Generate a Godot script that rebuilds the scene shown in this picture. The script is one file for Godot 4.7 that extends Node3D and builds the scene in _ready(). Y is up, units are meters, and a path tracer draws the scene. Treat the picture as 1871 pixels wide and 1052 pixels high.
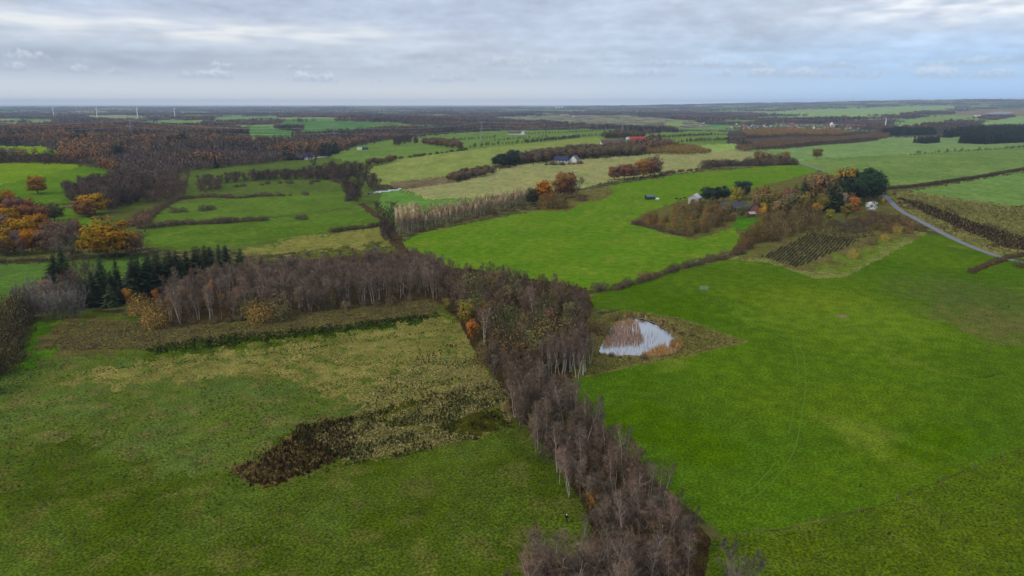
extends Node3D
# A river-valley farmland in late autumn seen from about seventy metres up. Metres, y up, the viewer above the origin looking to -z.

const FOCAL := 1248.0                       # lens, in units of the survey grid used by sight()
const EYE := Vector3(0, 72, 0)
const DIP := 14.95                          # degrees the lens looks down
const HALF := 0.76                          # half the bearing (radians) over which the terrain is finely meshed
const FINE := 960
const SIDE := 14
const SKY_ENERGY := 1.5

var rng := RandomNumberGenerator.new()
var relief := FastNoiseLite.new()
var broad := FastNoiseLite.new()
var fine := FastNoiseLite.new()
var patch := FastNoiseLite.new()
var taken := {}
var plan := {}
var protos := {}
var tints := {}
var row_r := PackedFloat32Array()
var col_t := PackedFloat32Array()
var ids := PackedInt32Array()
var regions := []
var bumps := []
var swards := []

# ---------------------------------------------------------------- the scene
func _ready() -> void:
	rng.seed = 20241
	for f in [[relief, 1, 1.0 / 900.0, 3], [broad, 2, 1.0 / 40.0, 3], [fine, 3, 1.0 / 3.5, 2], [patch, 4, 1.0 / 40.0, 4]]:
		f[0].seed = f[1]
		f[0].noise_type = FastNoiseLite.TYPE_SIMPLEX_SMOOTH
		f[0].frequency = f[2]
		f[0].fractal_octaves = f[3]
	var cam := Camera3D.new()
	cam.name = "camera"
	cam.position = EYE
	cam.rotation_degrees = Vector3(-DIP, 0, 0)
	cam.fov = rad_to_deg(2.0 * atan(526.0 / FOCAL))
	cam.near = 0.5
	cam.far = 40000.0
	add_child(cam)
	var env := Environment.new()
	env.background_mode = Environment.BG_SKY
	var pano := PanoramaSkyMaterial.new()
	pano.panorama = ImageTexture.create_from_image(sky_picture())
	pano.energy_multiplier = SKY_ENERGY
	env.sky = Sky.new()
	env.sky.sky_material = pano
	env.tonemap_mode = Environment.TONE_MAPPER_LINEAR
	env.tonemap_exposure = 1.0
	env.sdfgi_enabled = true
	env.ssao_enabled = true
	env.ssil_enabled = true
	env.fog_enabled = true
	env.fog_density = 0.000068
	env.fog_light_color = Color(0.80, 0.88, 1.0)
	var world := WorldEnvironment.new()
	world.name = "world"
	world.environment = env
	add_child(world)
	var sun := DirectionalLight3D.new()
	sun.name = "sun"
	sun.light_energy = 0.5
	sun.light_angular_distance = 12.0
	sun.light_color = Color(1.0, 0.96, 0.9)
	sun.shadow_enabled = true
	sun.rotation_degrees = Vector3(-42, -62, 0)
	add_child(sun)

	# relief: [x, z, spread squared * 2, rise]
	bumps = [[115.0, -225.0, 7200.0, 2.5], [190.0, -511.0, 26000.0, 5.0], [520.0, -850.0, 180000.0, 9.0], [-20.0, -930.0, 50000.0, 13.0], [150.0, -1180.0, 50000.0, 8.0], [-330.0, -1250.0, 40000.0, 7.0], [-495.0, -712.0, 52000.0, 13.0],
		[-277.0, -386.0, 13000.0, 3.0], [-160.0, -1500.0, 90000.0, -4.0], [-700.0, -2900.0, 400000.0, 16.0], [260.0, -1500.0, 120000.0, 6.0], [-560.0, -1120.0, 80000.0, 13.0], [-980.0, -1600.0, 200000.0, 20.0], [-330.0, -1750.0, 90000.0, 8.0]]
	lay_grid()
	lay_regions()
	build_ground()
	make_protos()
	water_and_tracks()
	buildings()
	near_plants()
	mid_plants()
	far_plants()
	set_out()
	small_things()

# ---------------------------------------------------------------- mesh collecting
class Shape:
	var v := PackedVector3Array()
	var n := PackedVector3Array()
	var c := PackedColorArray()
	func tri(a: Vector3, b: Vector3, d: Vector3, nn: Vector3, col: Color) -> void:
		if (b - a).cross(d - a).dot(nn) > 0.0:    # front faces run clockwise
			var t := b
			b = d
			d = t
		v.push_back(a); v.push_back(b); v.push_back(d)
		n.push_back(nn); n.push_back(nn); n.push_back(nn)
		c.push_back(col); c.push_back(col); c.push_back(col)
	func flat(a: Vector3, b: Vector3, d: Vector3, col: Color, out: Vector3) -> void:
		var nn := (b - a).cross(d - a).normalized()
		if nn.dot(out) < 0.0:
			nn = -nn
		tri(a, b, d, nn, col)
	func quad(a: Vector3, b: Vector3, d: Vector3, e: Vector3, col: Color, out: Vector3) -> void:
		flat(a, b, d, col, out)
		flat(a, d, e, col, out)
	func box(lo: Vector3, hi: Vector3, col := Color.WHITE) -> void:
		var p := []
		for i in 8:
			p.append(Vector3(hi.x if i & 1 else lo.x, hi.y if i & 2 else lo.y, hi.z if i & 4 else lo.z))
		quad(p[0], p[1], p[3], p[2], col, Vector3(0, 0, -1))
		quad(p[4], p[5], p[7], p[6], col, Vector3(0, 0, 1))
		quad(p[0], p[2], p[6], p[4], col, Vector3(-1, 0, 0))
		quad(p[1], p[3], p[7], p[5], col, Vector3(1, 0, 0))
		quad(p[2], p[3], p[7], p[6], col, Vector3(0, 1, 0))
		quad(p[0], p[1], p[5], p[4], col, Vector3(0, -1, 0))
	func tube(a: Vector3, b: Vector3, ra: float, rb: float, col: Color, sides := 3) -> void:
		var d := (b - a).normalized()
		var s := d.cross(Vector3(0.31, 0.2, 0.93)).normalized()
		var t := d.cross(s)
		for i in sides:
			var p := i * TAU / sides
			var q := (i + 1) * TAU / sides
			var np := s * cos(p) + t * sin(p)
			var nq := s * cos(q) + t * sin(q)
			var m := (np + nq).normalized()
			tri(a + np * ra, a + nq * ra, b + np * rb, m, col)
			tri(b + np * rb, a + nq * ra, b + nq * rb, m, col)
	func add(other: Shape, at: Transform3D) -> void:
		for i in other.v.size():
			v.push_back(at * other.v[i])
			n.push_back((at.basis * other.n[i]).normalized())
			c.push_back(other.c[i])
	func mesh(material: Material, into: ArrayMesh = null) -> ArrayMesh:
		var m := into if into else ArrayMesh.new()
		var s := []
		s.resize(Mesh.ARRAY_MAX)
		s[Mesh.ARRAY_VERTEX] = v
		s[Mesh.ARRAY_NORMAL] = n
		s[Mesh.ARRAY_COLOR] = c
		m.add_surface_from_arrays(Mesh.PRIMITIVE_TRIANGLES, s)
		m.surface_set_material(m.get_surface_count() - 1, material)
		return m

# ---------------------------------------------------------------- naming and describing
func numbered(called: String) -> String:
	var k: int = taken.get(called, 0)
	taken[called] = k + 1
	return called if k == 0 else "%s_%03d" % [called, k]

func tag(o: Node, label: String, category := "", group := "", kind := "") -> Node:
	if label: o.set_meta("label", label)
	if category: o.set_meta("category", category)
	if group: o.set_meta("group", group)
	if kind: o.set_meta("kind", kind)
	return o

func obj(called: String, m: Mesh, parent: Node = self, material: Material = null) -> MeshInstance3D:
	var o := MeshInstance3D.new()
	o.name = numbered(called) if parent == self else called
	o.mesh = m
	if material: o.material_override = material
	parent.add_child(o, true)
	return o

func thing(called: String, label: String, category: String, at: Vector3, turn := 0.0, group := "") -> Node3D:
	var o := Node3D.new()
	o.name = numbered(called)
	add_child(o)
	o.position = at
	o.rotation.y = turn
	tag(o, label, category, group)
	return o

func paint(col: Color, rough := 0.85, tinted := true) -> StandardMaterial3D:      # col is a linear base colour
	var key := "%s%s%s" % [col, rough, tinted]
	if not tints.has(key):
		var m := StandardMaterial3D.new()
		m.albedo_color = col.linear_to_srgb()
		m.roughness = rough
		m.metallic_specular = 0.25
		m.vertex_color_use_as_albedo = tinted
		tints[key] = m
	return tints[key]

func lin(hex: String, times := 1.0) -> Color:
	var c := Color(hex).srgb_to_linear()
	return Color(c.r * times, c.g * times, c.b * times)

func shade(c: Color, k: float) -> Color:
	return Color(c.r * k, c.g * k, c.b * k)

# ---------------------------------------------------------------- the lie of the land
func height(x: float, z: float) -> float:
	var h := 0.0
	for b in bumps:
		var dx: float = x - b[0]
		var dz: float = z - b[1]
		var q: float = (dx * dx + dz * dz) / b[2]
		if q < 9.0:
			h += b[3] * exp(-q)
	var r := sqrt(x * x + z * z)
	h += 0.25 * relief.get_noise_2d(x * 12.0, z * 12.0)
	if r > 700.0:
		var k := smoothstep(700.0, 3200.0, r)
		h += k * 13.0 * relief.get_noise_2d(x, z) + k * 2.0
		if r > 2000.0 and x > 400.0:
			h += 10.0 * smoothstep(400.0, 2600.0, x) * smoothstep(2000.0, 5000.0, r)
		if r > 4500.0:
			var far := smoothstep(4500.0, 14000.0, r)
			h += far * (30.0 + 122.0 * smoothstep(300.0, 9000.0, x) + 24.0 * relief.get_noise_2d(x * 0.33 + 900.0, z * 0.5) + 14.0 * relief.get_noise_2d(x + 70.0, z * 1.3))
	return h

func on_land(x: float, z: float) -> Vector3:
	return Vector3(x, height(x, z), z)

func sight(px: float, py: float) -> Vector3:          # where a line of sight of the aerial survey meets the land
	var p := deg_to_rad(DIP)
	var v := (py - 526.0) / FOCAL
	var d := Vector3((px - 935.5) / FOCAL, -(sin(p) + v * cos(p)), -(cos(p) - v * sin(p)))
	var t := 1500.0
	if d.y < -0.03: t = (38.0 if py < 420.0 else 60.0) / -d.y
	var step := t * 0.02
	var longer := 1.0 if d.y < -0.03 else 1.006
	for i in 400:
		step *= longer
		if t > 17000.0: break
		var q := EYE + d * t
		if q.y < height(q.x, q.z):
			var lo := t - step
			var hi := t
			for k in 12:
				var m := (lo + hi) * 0.5
				var w := EYE + d * m
				if w.y < height(w.x, w.z): hi = m
				else: lo = m
			q = EYE + d * hi
			return on_land(q.x, q.z)
		t += step
	var e := EYE + d * t
	return on_land(e.x, e.z)

func outline(pts: Array) -> PackedVector2Array:        # a polygon on the ground, in metres
	var out := PackedVector2Array()
	for i in range(0, pts.size(), 2):
		var w := sight(pts[i], pts[i + 1])
		out.append(Vector2(w.x, w.z))
	return out

func scatter(pts: Array, spacing: float, jitter := 0.9) -> Array:
	var poly := outline(pts)
	var lo := poly[0]
	var hi := poly[0]
	for q in poly:
		lo = lo.min(q)
		hi = hi.max(q)
	var out := []
	var k := 0
	var z := lo.y
	while z < hi.y:
		var x := lo.x + (spacing * 0.5 if k % 2 else 0.0)
		while x < hi.x:
			var q := Vector2(x + rng.randf_range(-0.5, 0.5) * spacing * jitter, z + rng.randf_range(-0.5, 0.5) * spacing * jitter)
			if Geometry2D.is_point_in_polygon(q, poly):
				out.append(on_land(q.x, q.y))
			x += spacing
		z += spacing * 0.87
		k += 1
	return out

func along(pts: Array, spacing: float, wander := 0.0) -> Array:      # places along a line on the ground
	var out := []
	var left := 0.0
	for i in range(0, pts.size() - 2, 2):
		var a := sight(pts[i], pts[i + 1])
		var b := sight(pts[i + 2], pts[i + 3])
		var n := a.distance_to(b)
		var s := left
		while s < n:
			var q := a.lerp(b, s / n)
			out.append(on_land(q.x + rng.randf_range(-1, 1) * wander, q.z + rng.randf_range(-1, 1) * wander))
			s += spacing * rng.randf_range(0.75, 1.25)
		left = s - n
	return out

# ---------------------------------------------------------------- ground regions
func soil(hex: String) -> Color:
	var c := lin(hex)
	return Color(c.r * (1.3 if c.g > 1.7 * c.r else 1.0), c.g * (0.96 if c.g > 1.4 * c.r else 1.0), c.b * 0.85)

func region(called: String, label: String, a: String, b: String, c: String, scale: float, cover: float, cloth: String, pts: Array) -> void:
	regions.append({"name": called, "label": label, "a": soil(a), "b": soil(b), "c": soil(c), "s": scale, "t": cover, "cloth": cloth})
	var id := regions.size() - 1
	if pts.is_empty():
		return
	var across := PackedVector2Array()
	var n := pts.size() / 2
	for i in n:
		var j := (i + 1) % n
		for k in 5:
			var f := k / 5.0
			var w := sight(lerpf(pts[i * 2], pts[j * 2], f), lerpf(pts[i * 2 + 1], pts[j * 2 + 1], f))
			across.append(grid_at(w.x, w.z))
	var lo := 1e9
	var hi := -1e9
	for q in across:
		lo = minf(lo, q.y)
		hi = maxf(hi, q.y)
	var quads := col_t.size() - 1
	for row in range(maxi(0, int(lo)), mini(row_r.size() - 2, int(hi) + 1)):
		var y := row + 0.5
		var xs := []
		for i in across.size():
			var p := across[i]
			var q := across[(i + 1) % across.size()]
			if (p.y > y) != (q.y > y):
				xs.append(p.x + (q.x - p.x) * (y - p.y) / (q.y - p.y))
		xs.sort()
		for k in range(0, xs.size() - 1, 2):
			for col in range(maxi(0, int(ceil(xs[k] - 0.5))), mini(quads - 1, int(floor(xs[k + 1] - 0.5))) + 1):
				ids[row * quads + col] = id

func grid_at(x: float, z: float) -> Vector2:
	var t := atan2(x, -z)
	var r := sqrt(x * x + z * z)
	var k := row_r.bsearch(r)
	k = clampi(k, 1, row_r.size() - 1)
	var row := k - 1 + (r - row_r[k - 1]) / (row_r[k] - row_r[k - 1])
	return Vector2(SIDE + (t + HALF) / (2.0 * HALF) * FINE, row)

func region_at(x: float, z: float) -> int:
	var g := grid_at(x, z)
	var quads := col_t.size() - 1
	return ids[clampi(int(g.y), 0, row_r.size() - 2) * quads + clampi(int(g.x), 0, quads - 1)]

func lay_grid() -> void:
	for i in SIDE:
		col_t.append(-PI + (PI - HALF) * i / SIDE)
	for i in FINE + 1:
		col_t.append(-HALF + 2.0 * HALF * i / FINE)
	for i in SIDE:
		col_t.append(HALF + (PI - HALF) * (i + 1) / SIDE)
	for r in [0.0, 25.0, 50.0, 70.0, 84.0]:
		row_r.append(r)
	var y := 1085.0
	while true:
		var dip := deg_to_rad(DIP) + atan((y - 526.0) / FOCAL)
		var r := 72.0 / tan(dip) if dip > 0.0005 else 1e9
		if r > row_r[-1] + 450.0: r = row_r[-1] + 450.0
		if r > 20000.0: break
		row_r.append(r)
		y -= clampf((y - 188.0) * 0.03, 0.25, 1.6)
	ids.resize((row_r.size() - 1) * (col_t.size() - 1))

func ground_color(g: Dictionary, x: float, z: float) -> Color:
	var s: float = 40.0 / g.s
	var n := smoothstep(-0.45, 0.45, broad.get_noise_2d(x * s, z * s))
	var c: Color = g.a.lerp(g.b, n)
	if g.t < 1.0:
		var m := patch.get_noise_2d(x * s * 2.3 + 71.0, z * s * 2.3)
		c = c.lerp(g.c, smoothstep(g.t, g.t + 0.3, m))
	if g.name == "pasture":
		for w in swards:                                   # dry and weedy sward that passes gradually into the rest
			var dx: float = (x - w[0].x) / w[1]
			var dz: float = (z - w[0].z) / w[2]
			var q: float = dx * dx + dz * dz
			if q < 4.0:
				c = c.lerp(w[3], w[4] * clampf(1.25 - q + 0.7 * patch.get_noise_2d(x * 3.0, z * 3.0) + 0.5 * fine.get_noise_2d(x * 0.5, z * 0.5), 0.0, 1.0))
	return shade(c, 1.0 + 0.045 * fine.get_noise_2d(x, z) + 0.1 * relief.get_noise_2d(x * 30.0, z * 18.0))

func far_color(x: float, z: float, r: float) -> Color:      # beyond the near fields: woods with some open land between
	var w := patch.get_noise_2d(x / 26.0, z / 14.0)
	var c := lin("584c46").lerp(lin("444838"), smoothstep(-0.3, 0.3, broad.get_noise_2d(x / 9.0, z / 9.0)))
	if w > 0.03 and r > 2200.0:
		c = lin("64904a").lerp(lin("a09a6a"), smoothstep(-0.2, 0.3, broad.get_noise_2d(x / 20.0 + 40.0, z / 12.0)))
	return shade(c, 1.0 + 0.2 * fine.get_noise_2d(x / 12.0, z / 12.0))

func build_ground() -> void:
	var nc := col_t.size()
	var nr := row_r.size()
	var pos := PackedVector3Array()
	pos.resize(nc * nr)
	for i in nr:
		for j in nc:
			var r := row_r[i]
			pos[i * nc + j] = on_land(r * sin(col_t[j]), -r * cos(col_t[j]))
	var norm := PackedVector3Array()
	norm.resize(nc * nr)
	for i in nr:
		for j in nc:
			var a := pos[mini(i + 1, nr - 1) * nc + j] - pos[maxi(i - 1, 0) * nc + j]
			var b := pos[i * nc + mini(j + 1, nc - 1)] - pos[i * nc + maxi(j - 1, 0)]
			var n := b.cross(a)
			if n.y < 0.0: n = -n
			norm[i * nc + j] = n.normalized() if n.length() > 1e-9 else Vector3.UP
	var quads := nc - 1
	var buckets := []
	for g in regions:
		buckets.append(PackedInt32Array())
	for i in nr - 1:
		for j in quads:
			var id := ids[i * quads + j]
			if j > SIDE + 2 and j < nc - SIDE - 4 and i > 4 and i < nr - 5:
				var di := int(round(1.5 * patch.get_noise_2d(j * 7.0, i * 7.0)))
				var dj := int(round(1.9 * patch.get_noise_2d(j * 7.0 + 500.0, i * 7.0)))
				var other := ids[(i + di) * quads + j + dj]
				if regions[id].cloth == "rough":                    # rough ground has ragged borders
					var ci := clampi(i + int(round(9.0 * patch.get_noise_2d(j * 2.2, i * 3.0) + 4.0 * patch.get_noise_2d(j * 9.0, i * 12.0))), 5, nr - 6)
					var cj := clampi(j + int(round(22.0 * patch.get_noise_2d(j * 2.2 + 500.0, i * 3.0) + 8.0 * patch.get_noise_2d(j * 9.0 + 70.0, i * 12.0))), SIDE + 2, nc - SIDE - 4)
					var wide := ids[ci * quads + cj]
					if regions[wide].cloth == "rough" and regions[id].name != "leaf_litter" and regions[wide].name != "leaf_litter": other = wide
				if regions[id].cloth != "water" and regions[other].cloth != "water":
					id = other
			buckets[id].append(i * quads + j)
	var remap := PackedInt32Array()
	remap.resize(nc * nr)
	for id in regions.size():
		if buckets[id].is_empty(): continue
		var g: Dictionary = regions[id]
		remap.fill(-1)
		var v := PackedVector3Array()
		var n := PackedVector3Array()
		var c := PackedColorArray()
		var uv := PackedVector2Array()
		var index := PackedInt32Array()
		var wet: bool = g.cloth == "water"
		for q in buckets[id]:
			var i: int = q / quads
			var j: int = q % quads
			for k in [i * nc + j, i * nc + j + 1, (i + 1) * nc + j, (i + 1) * nc + j + 1]:
				if remap[k] < 0:
					remap[k] = v.size()
					var p := pos[k]
					if wet:
						p.y = g.get("level", p.y)
					v.append(p)
					n.append(Vector3.UP if wet else norm[k])
					uv.append(Vector2(p.x, p.z))
					if id == 0:
						var r := sqrt(p.x * p.x + p.z * p.z)
						var near := ground_color(g, p.x, p.z)
						c.append(shade(near.lerp(far_color(p.x, p.z, r), smoothstep(800.0, 1100.0, r)), 0.78))
					else:
						c.append(ground_color(g, p.x, p.z))
			var a := remap[i * nc + j]
			var b := remap[i * nc + j + 1]
			var d := remap[(i + 1) * nc + j]
			var e := remap[(i + 1) * nc + j + 1]
			index.append_array([a, d, b, b, d, e])
		var s := []
		s.resize(Mesh.ARRAY_MAX)
		s[Mesh.ARRAY_VERTEX] = v
		s[Mesh.ARRAY_NORMAL] = n
		s[Mesh.ARRAY_COLOR] = c
		s[Mesh.ARRAY_TEX_UV] = uv
		s[Mesh.ARRAY_TEX_UV2] = uv
		s[Mesh.ARRAY_INDEX] = index
		var m := ArrayMesh.new()
		m.add_surface_from_arrays(Mesh.PRIMITIVE_TRIANGLES, s)
		tag(obj(g.name, m, self, cloth(g.cloth)), g.label, "", "", "structure")

func noise_texture(seed: int, freq: float, lo: float, hi: float, octaves := 5, size := 1024) -> NoiseTexture2D:
	var f := FastNoiseLite.new()
	f.seed = seed
	f.noise_type = FastNoiseLite.TYPE_SIMPLEX_SMOOTH
	f.frequency = freq
	f.fractal_octaves = octaves
	f.fractal_gain = 0.62
	var ramp := Gradient.new()
	ramp.set_color(0, Color(lo, lo, lo))
	ramp.set_color(1, Color(hi, hi, hi))
	ramp.set_offset(0, 0.22)
	ramp.set_offset(1, 0.78)
	var t := NoiseTexture2D.new()
	t.width = size
	t.height = size
	t.seamless = true
	t.noise = f
	t.color_ramp = ramp
	return t

var cloths := {}
func cloth(kind: String) -> StandardMaterial3D:
	if cloths.has(kind): return cloths[kind]
	if not cloths.has("t_fine"):
		cloths["t_fine"] = noise_texture(11, 0.05, 0.68, 1.0, 4)
		cloths["t_soft"] = noise_texture(12, 0.014, 0.86, 1.0)
		cloths["t_tuft"] = noise_texture(13, 0.05, 0.58, 1.0, 5)
	var m := StandardMaterial3D.new()
	m.roughness = 0.95
	m.specular_mode = BaseMaterial3D.SPECULAR_DISABLED
	m.vertex_color_use_as_albedo = true
	m.detail_enabled = true
	m.detail_blend_mode = BaseMaterial3D.BLEND_MODE_MUL
	m.detail_uv_layer = BaseMaterial3D.DETAIL_UV_2
	m.detail_albedo = cloths["t_soft"]
	m.uv2_scale = Vector3(1.0 / 83.0, 1.0 / 83.0, 1)
	var lift := 1.38
	match kind:
		"lawn":
			m.albedo_texture = cloths["t_fine"]
			m.uv1_scale = Vector3(1.0 / 41.0, 1.0 / 41.0, 1)
		"rough":
			m.albedo_texture = cloths["t_tuft"]
			m.uv1_scale = Vector3(1.0 / 37.0, 1.0 / 37.0, 1)
			lift = 1.62
		"drilled":
			m.albedo_texture = cloths["t_fine"]
			m.uv1_scale = Vector3(1.0 / 900.0, 1.0 / 60.0, 1)
			lift = 2.0
		"far":
			m.albedo_texture = cloths["t_tuft"]
			m.uv1_scale = Vector3(1.0 / 420.0, 1.0 / 420.0, 1)
			m.uv2_scale = Vector3(1.0 / 1700.0, 1.0 / 1700.0, 1)
			lift = 1.95
		"water":
			m = StandardMaterial3D.new()
			m.albedo_color = Color(0.74, 0.73, 0.72)
			m.roughness = 0.06
			m.metallic = 1.0
			m.vertex_color_use_as_albedo = false
			cloths[kind] = m
			return m
	m.albedo_color = Color(lift, lift, lift).linear_to_srgb()
	cloths[kind] = m
	return m

# ---------------------------------------------------------------- plants
func rv() -> Vector3:
	return Vector3(rng.randf_range(-1, 1), rng.randf_range(-1, 1), rng.randf_range(-1, 1))

func vary(c: Color, k: float) -> Color:
	var b := 1.0 + rng.randf_range(-k, k)
	return Color(c.r * b * (1.0 + rng.randf_range(-0.08, 0.08)), c.g * b, c.b * b)

func twig(s: Shape, p: Vector3, d: Vector3, n: float, w: float, out: Vector3, col: Color) -> void:
	var side := d.cross(rv()).normalized() * w * 0.5
	s.tri(p - side, p + side, p + d * n, (out + rv() * 0.35).normalized(), col)

# o: h height, spread crown radius, stems, low (where the crown begins, share of h), twigs per branchlet, droop, len twig length, w twig width,
# bark and tip colours (linear), limbs, lean, thick trunk radius
func bare(o: Dictionary) -> Array:
	var wood := Shape.new()
	var spray := Shape.new()
	var h: float = o.h
	var bark: Color = o.bark
	for stem in int(o.stems):
		var sh := h * rng.randf_range(0.82, 1.0)
		var p := Vector3.ZERO
		var d := Vector3.UP
		if o.stems > 1:
			var az: float = stem * TAU / o.stems + rng.randf()
			p = Vector3(cos(az), 0, sin(az)) * 0.35
			d = (Vector3.UP + Vector3(cos(az), 0, sin(az)) * o.lean).normalized()
		p.y = -0.25
		var trunk := [p]
		var segs := 7
		for i in segs:
			d = (d + Vector3(rng.randf_range(-1, 1), 0.35, rng.randf_range(-1, 1)) * 0.10).normalized()
			trunk.append(trunk[-1] + d * sh / segs)
		for i in segs:
			var k := 1.0 - i / float(segs)
			var k2 := 1.0 - (i + 1.0) / segs
			wood.tube(trunk[i], trunk[i + 1], o.thick * (0.18 + 0.82 * k), o.thick * (0.18 + 0.82 * k2), vary(bark, 0.12), 5)
		var az0 := rng.randf() * TAU
		for b in int(o.limbs):
			var f: float = lerpf(o.low, 0.98, (b + rng.randf()) / o.limbs)
			var at: Vector3 = trunk[mini(int(f * segs), segs - 1)].lerp(trunk[mini(int(f * segs) + 1, segs)], fmod(f * segs, 1.0))
			var az := az0 + b * 2.4 + rng.randf_range(-0.4, 0.4)
			var outw := Vector3(cos(az), 0, sin(az))
			var rise: float = lerpf(0.35, 1.5, f)
			var bd := (outw + Vector3.UP * rise).normalized()
			var crown := sin(clampf((f - o.low) / (1.0 - o.low), 0.0, 1.0) * PI * 0.72 + 0.55)
			var bl: float = o.spread * clampf(crown, 0.3, 1.0) * rng.randf_range(0.75, 1.15)
			var bp := at
			var parts := 3
			for i in parts:
				bd = (bd + Vector3.UP * 0.16 + rv() * 0.16).normalized()
				var np := bp + bd * bl / parts
				wood.tube(bp, np, o.thick * 0.34 * (1.0 - i * 0.27) * (1.15 - f * 0.6), o.thick * 0.34 * (0.73 - i * 0.27) * (1.15 - f * 0.6) + 0.004, vary(bark, 0.15), 3)
				for s in 2:
					var sd := (bd * 0.7 + rv() * 0.75 + Vector3.UP * 0.18).normalized()
					var sl := bl * rng.randf_range(0.3, 0.55)
					var q := np.lerp(bp, rng.randf())
					var e := q + sd * sl
					wood.tube(q, e, o.thick * 0.11, 0.006, vary(bark.lerp(o.tip, 0.5), 0.15), 3)
					for t in int(o.twigs):
						var from := q.lerp(e, rng.randf_range(0.15, 1.0))
						var td: Vector3 = (sd * 0.55 + rv() * 0.75 + Vector3.UP * (0.25 - o.droop)).normalized()
						var away := (from - Vector3(0, h * 0.45, 0)) / Vector3(o.spread, h * 0.5, o.spread)
						var tipc: Color = o.tip
						if o.has("top"):
							tipc = tipc.lerp(o.top, smoothstep(o.get("top_from", 0.55), o.get("top_from", 0.55) + 0.3, from.y / h) * rng.randf_range(0.3, 1.0))
						twig(spray, from, td, o.len * rng.randf_range(0.6, 1.25), o.w, (away + Vector3.UP * 0.4).normalized(), vary(tipc, 0.28))
				bp = np
	return [wood, spray]

# a crown of leaf clumps: h, spread, low, clumps, leaves per clump, size of a leaf spray
func leafy(o: Dictionary) -> Array:
	var wood := Shape.new()
	var crown := Shape.new()
	var h: float = o.h
	var base: float = h * o.low
	wood.tube(Vector3(0, -0.3, 0), Vector3(0, h * 0.45, 0), o.thick, o.thick * 0.7, o.bark, 6)
	wood.tube(Vector3(0, h * 0.45, 0), Vector3(0.2, h * 0.8, 0.1), o.thick * 0.7, o.thick * 0.2, o.bark, 5)
	var mid := Vector3(0, (base + h) * 0.5, 0)
	var half := (h - base) * 0.5
	for k in int(o.clumps):
		var u := rv().normalized()
		var f := rng.randf_range(0.3, 0.84)
		u.y = u.y * 0.9 + 0.05
		var at := mid + Vector3(u.x * o.spread * f, u.y * half * f, u.z * o.spread * f)
		var rad: float = o.clump * rng.randf_range(0.6, 1.45)
		var hue := rng.randf_range(0.78, 1.15)
		var warm := rng.randf_range(-0.16, 0.16)
		wood.tube(Vector3(0, minf(at.y, h * 0.7) * 0.75, 0), at, o.thick * 0.3, 0.03, o.bark, 3)
		for i in int(o.leaves):
			var d := rv().normalized()
			var q := at + d * rad * pow(rng.randf(), 0.4) * Vector3(1, 0.8, 1)
			var out := (d * 0.7 + (q - mid).normalized() * 0.8 + Vector3.UP * 0.25).normalized()
			var s: float = o.leaf * rng.randf_range(0.6, 1.4)
			var a := out.cross(rv()).normalized()
			var b := (out.cross(a) + out * rng.randf_range(-0.5, 0.5)).normalized()
			var col := Color(hue * (1.0 + warm), hue, hue * (1.0 - warm)) * rng.randf_range(0.68, 1.28)
			crown.tri(q - a * s * 0.5, q + a * s * 0.5, q + b * s, out, col)
	return [wood, crown]

func conifer(o: Dictionary) -> Array:
	var wood := Shape.new()
	var crown := Shape.new()
	var h: float = o.h
	wood.tube(Vector3(0, -0.3, 0), Vector3(0, h * 0.97, 0), o.thick, 0.02, o.bark, 5)
	var y: float = h * o.low
	while y < h * 0.985:
		var f: float = (y - h * o.low) / (h * (1.0 - o.low))
		var reach: float = o.spread * pow(1.0 - f, 0.72) * rng.randf_range(0.6, 1.2) + 0.12
		var n := int(lerpf(11, 5, f))
		var a0 := rng.randf() * TAU
		for k in n:
			var az := a0 + k * TAU / n + rng.randf_range(-0.25, 0.25)
			var out := Vector3(cos(az), 0, sin(az))
			var side := Vector3(-sin(az), 0, cos(az))
			var l := reach * rng.randf_range(0.5, 1.2)
			var p := Vector3(0, y, 0)
			var mid := p + out * l * 0.55 + Vector3.UP * l * rng.randf_range(-0.16, 0.06)
			var tip := p + out * l + Vector3.UP * l * rng.randf_range(-0.32, -0.02)
			var w: float = l * 0.26 + 0.1
			var nn := (out * 0.6 + Vector3.UP * 0.8).normalized()
			var col := Color(1, 1, 1) * rng.randf_range(0.6, 1.35)
			crown.tri(p + side * 0.05, mid - side * w, mid + side * w, nn, col)
			crown.tri(mid - side * w, mid + side * w, tip, nn, col * 1.1)
			for t in 5:
				var q := p.lerp(tip, rng.randf_range(0.35, 1.0)) + side * rng.randf_range(-w, w) * 0.7
				var e := (out * 0.8 + side * rng.randf_range(-0.9, 0.9) + Vector3.UP * rng.randf_range(-0.5, 0.25)).normalized()
				var s: float = rng.randf_range(0.3, 0.6) * o.get("spray", 1.0)
				var ww: Vector3 = e.cross(Vector3.UP).normalized() * s * 0.3
				crown.tri(q - ww, q + ww, q + e * s, (nn + rv() * 0.4).normalized(), col * rng.randf_range(0.7, 1.3))
		y += o.step * rng.randf_range(0.8, 1.2)
	return [wood, crown]

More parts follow.
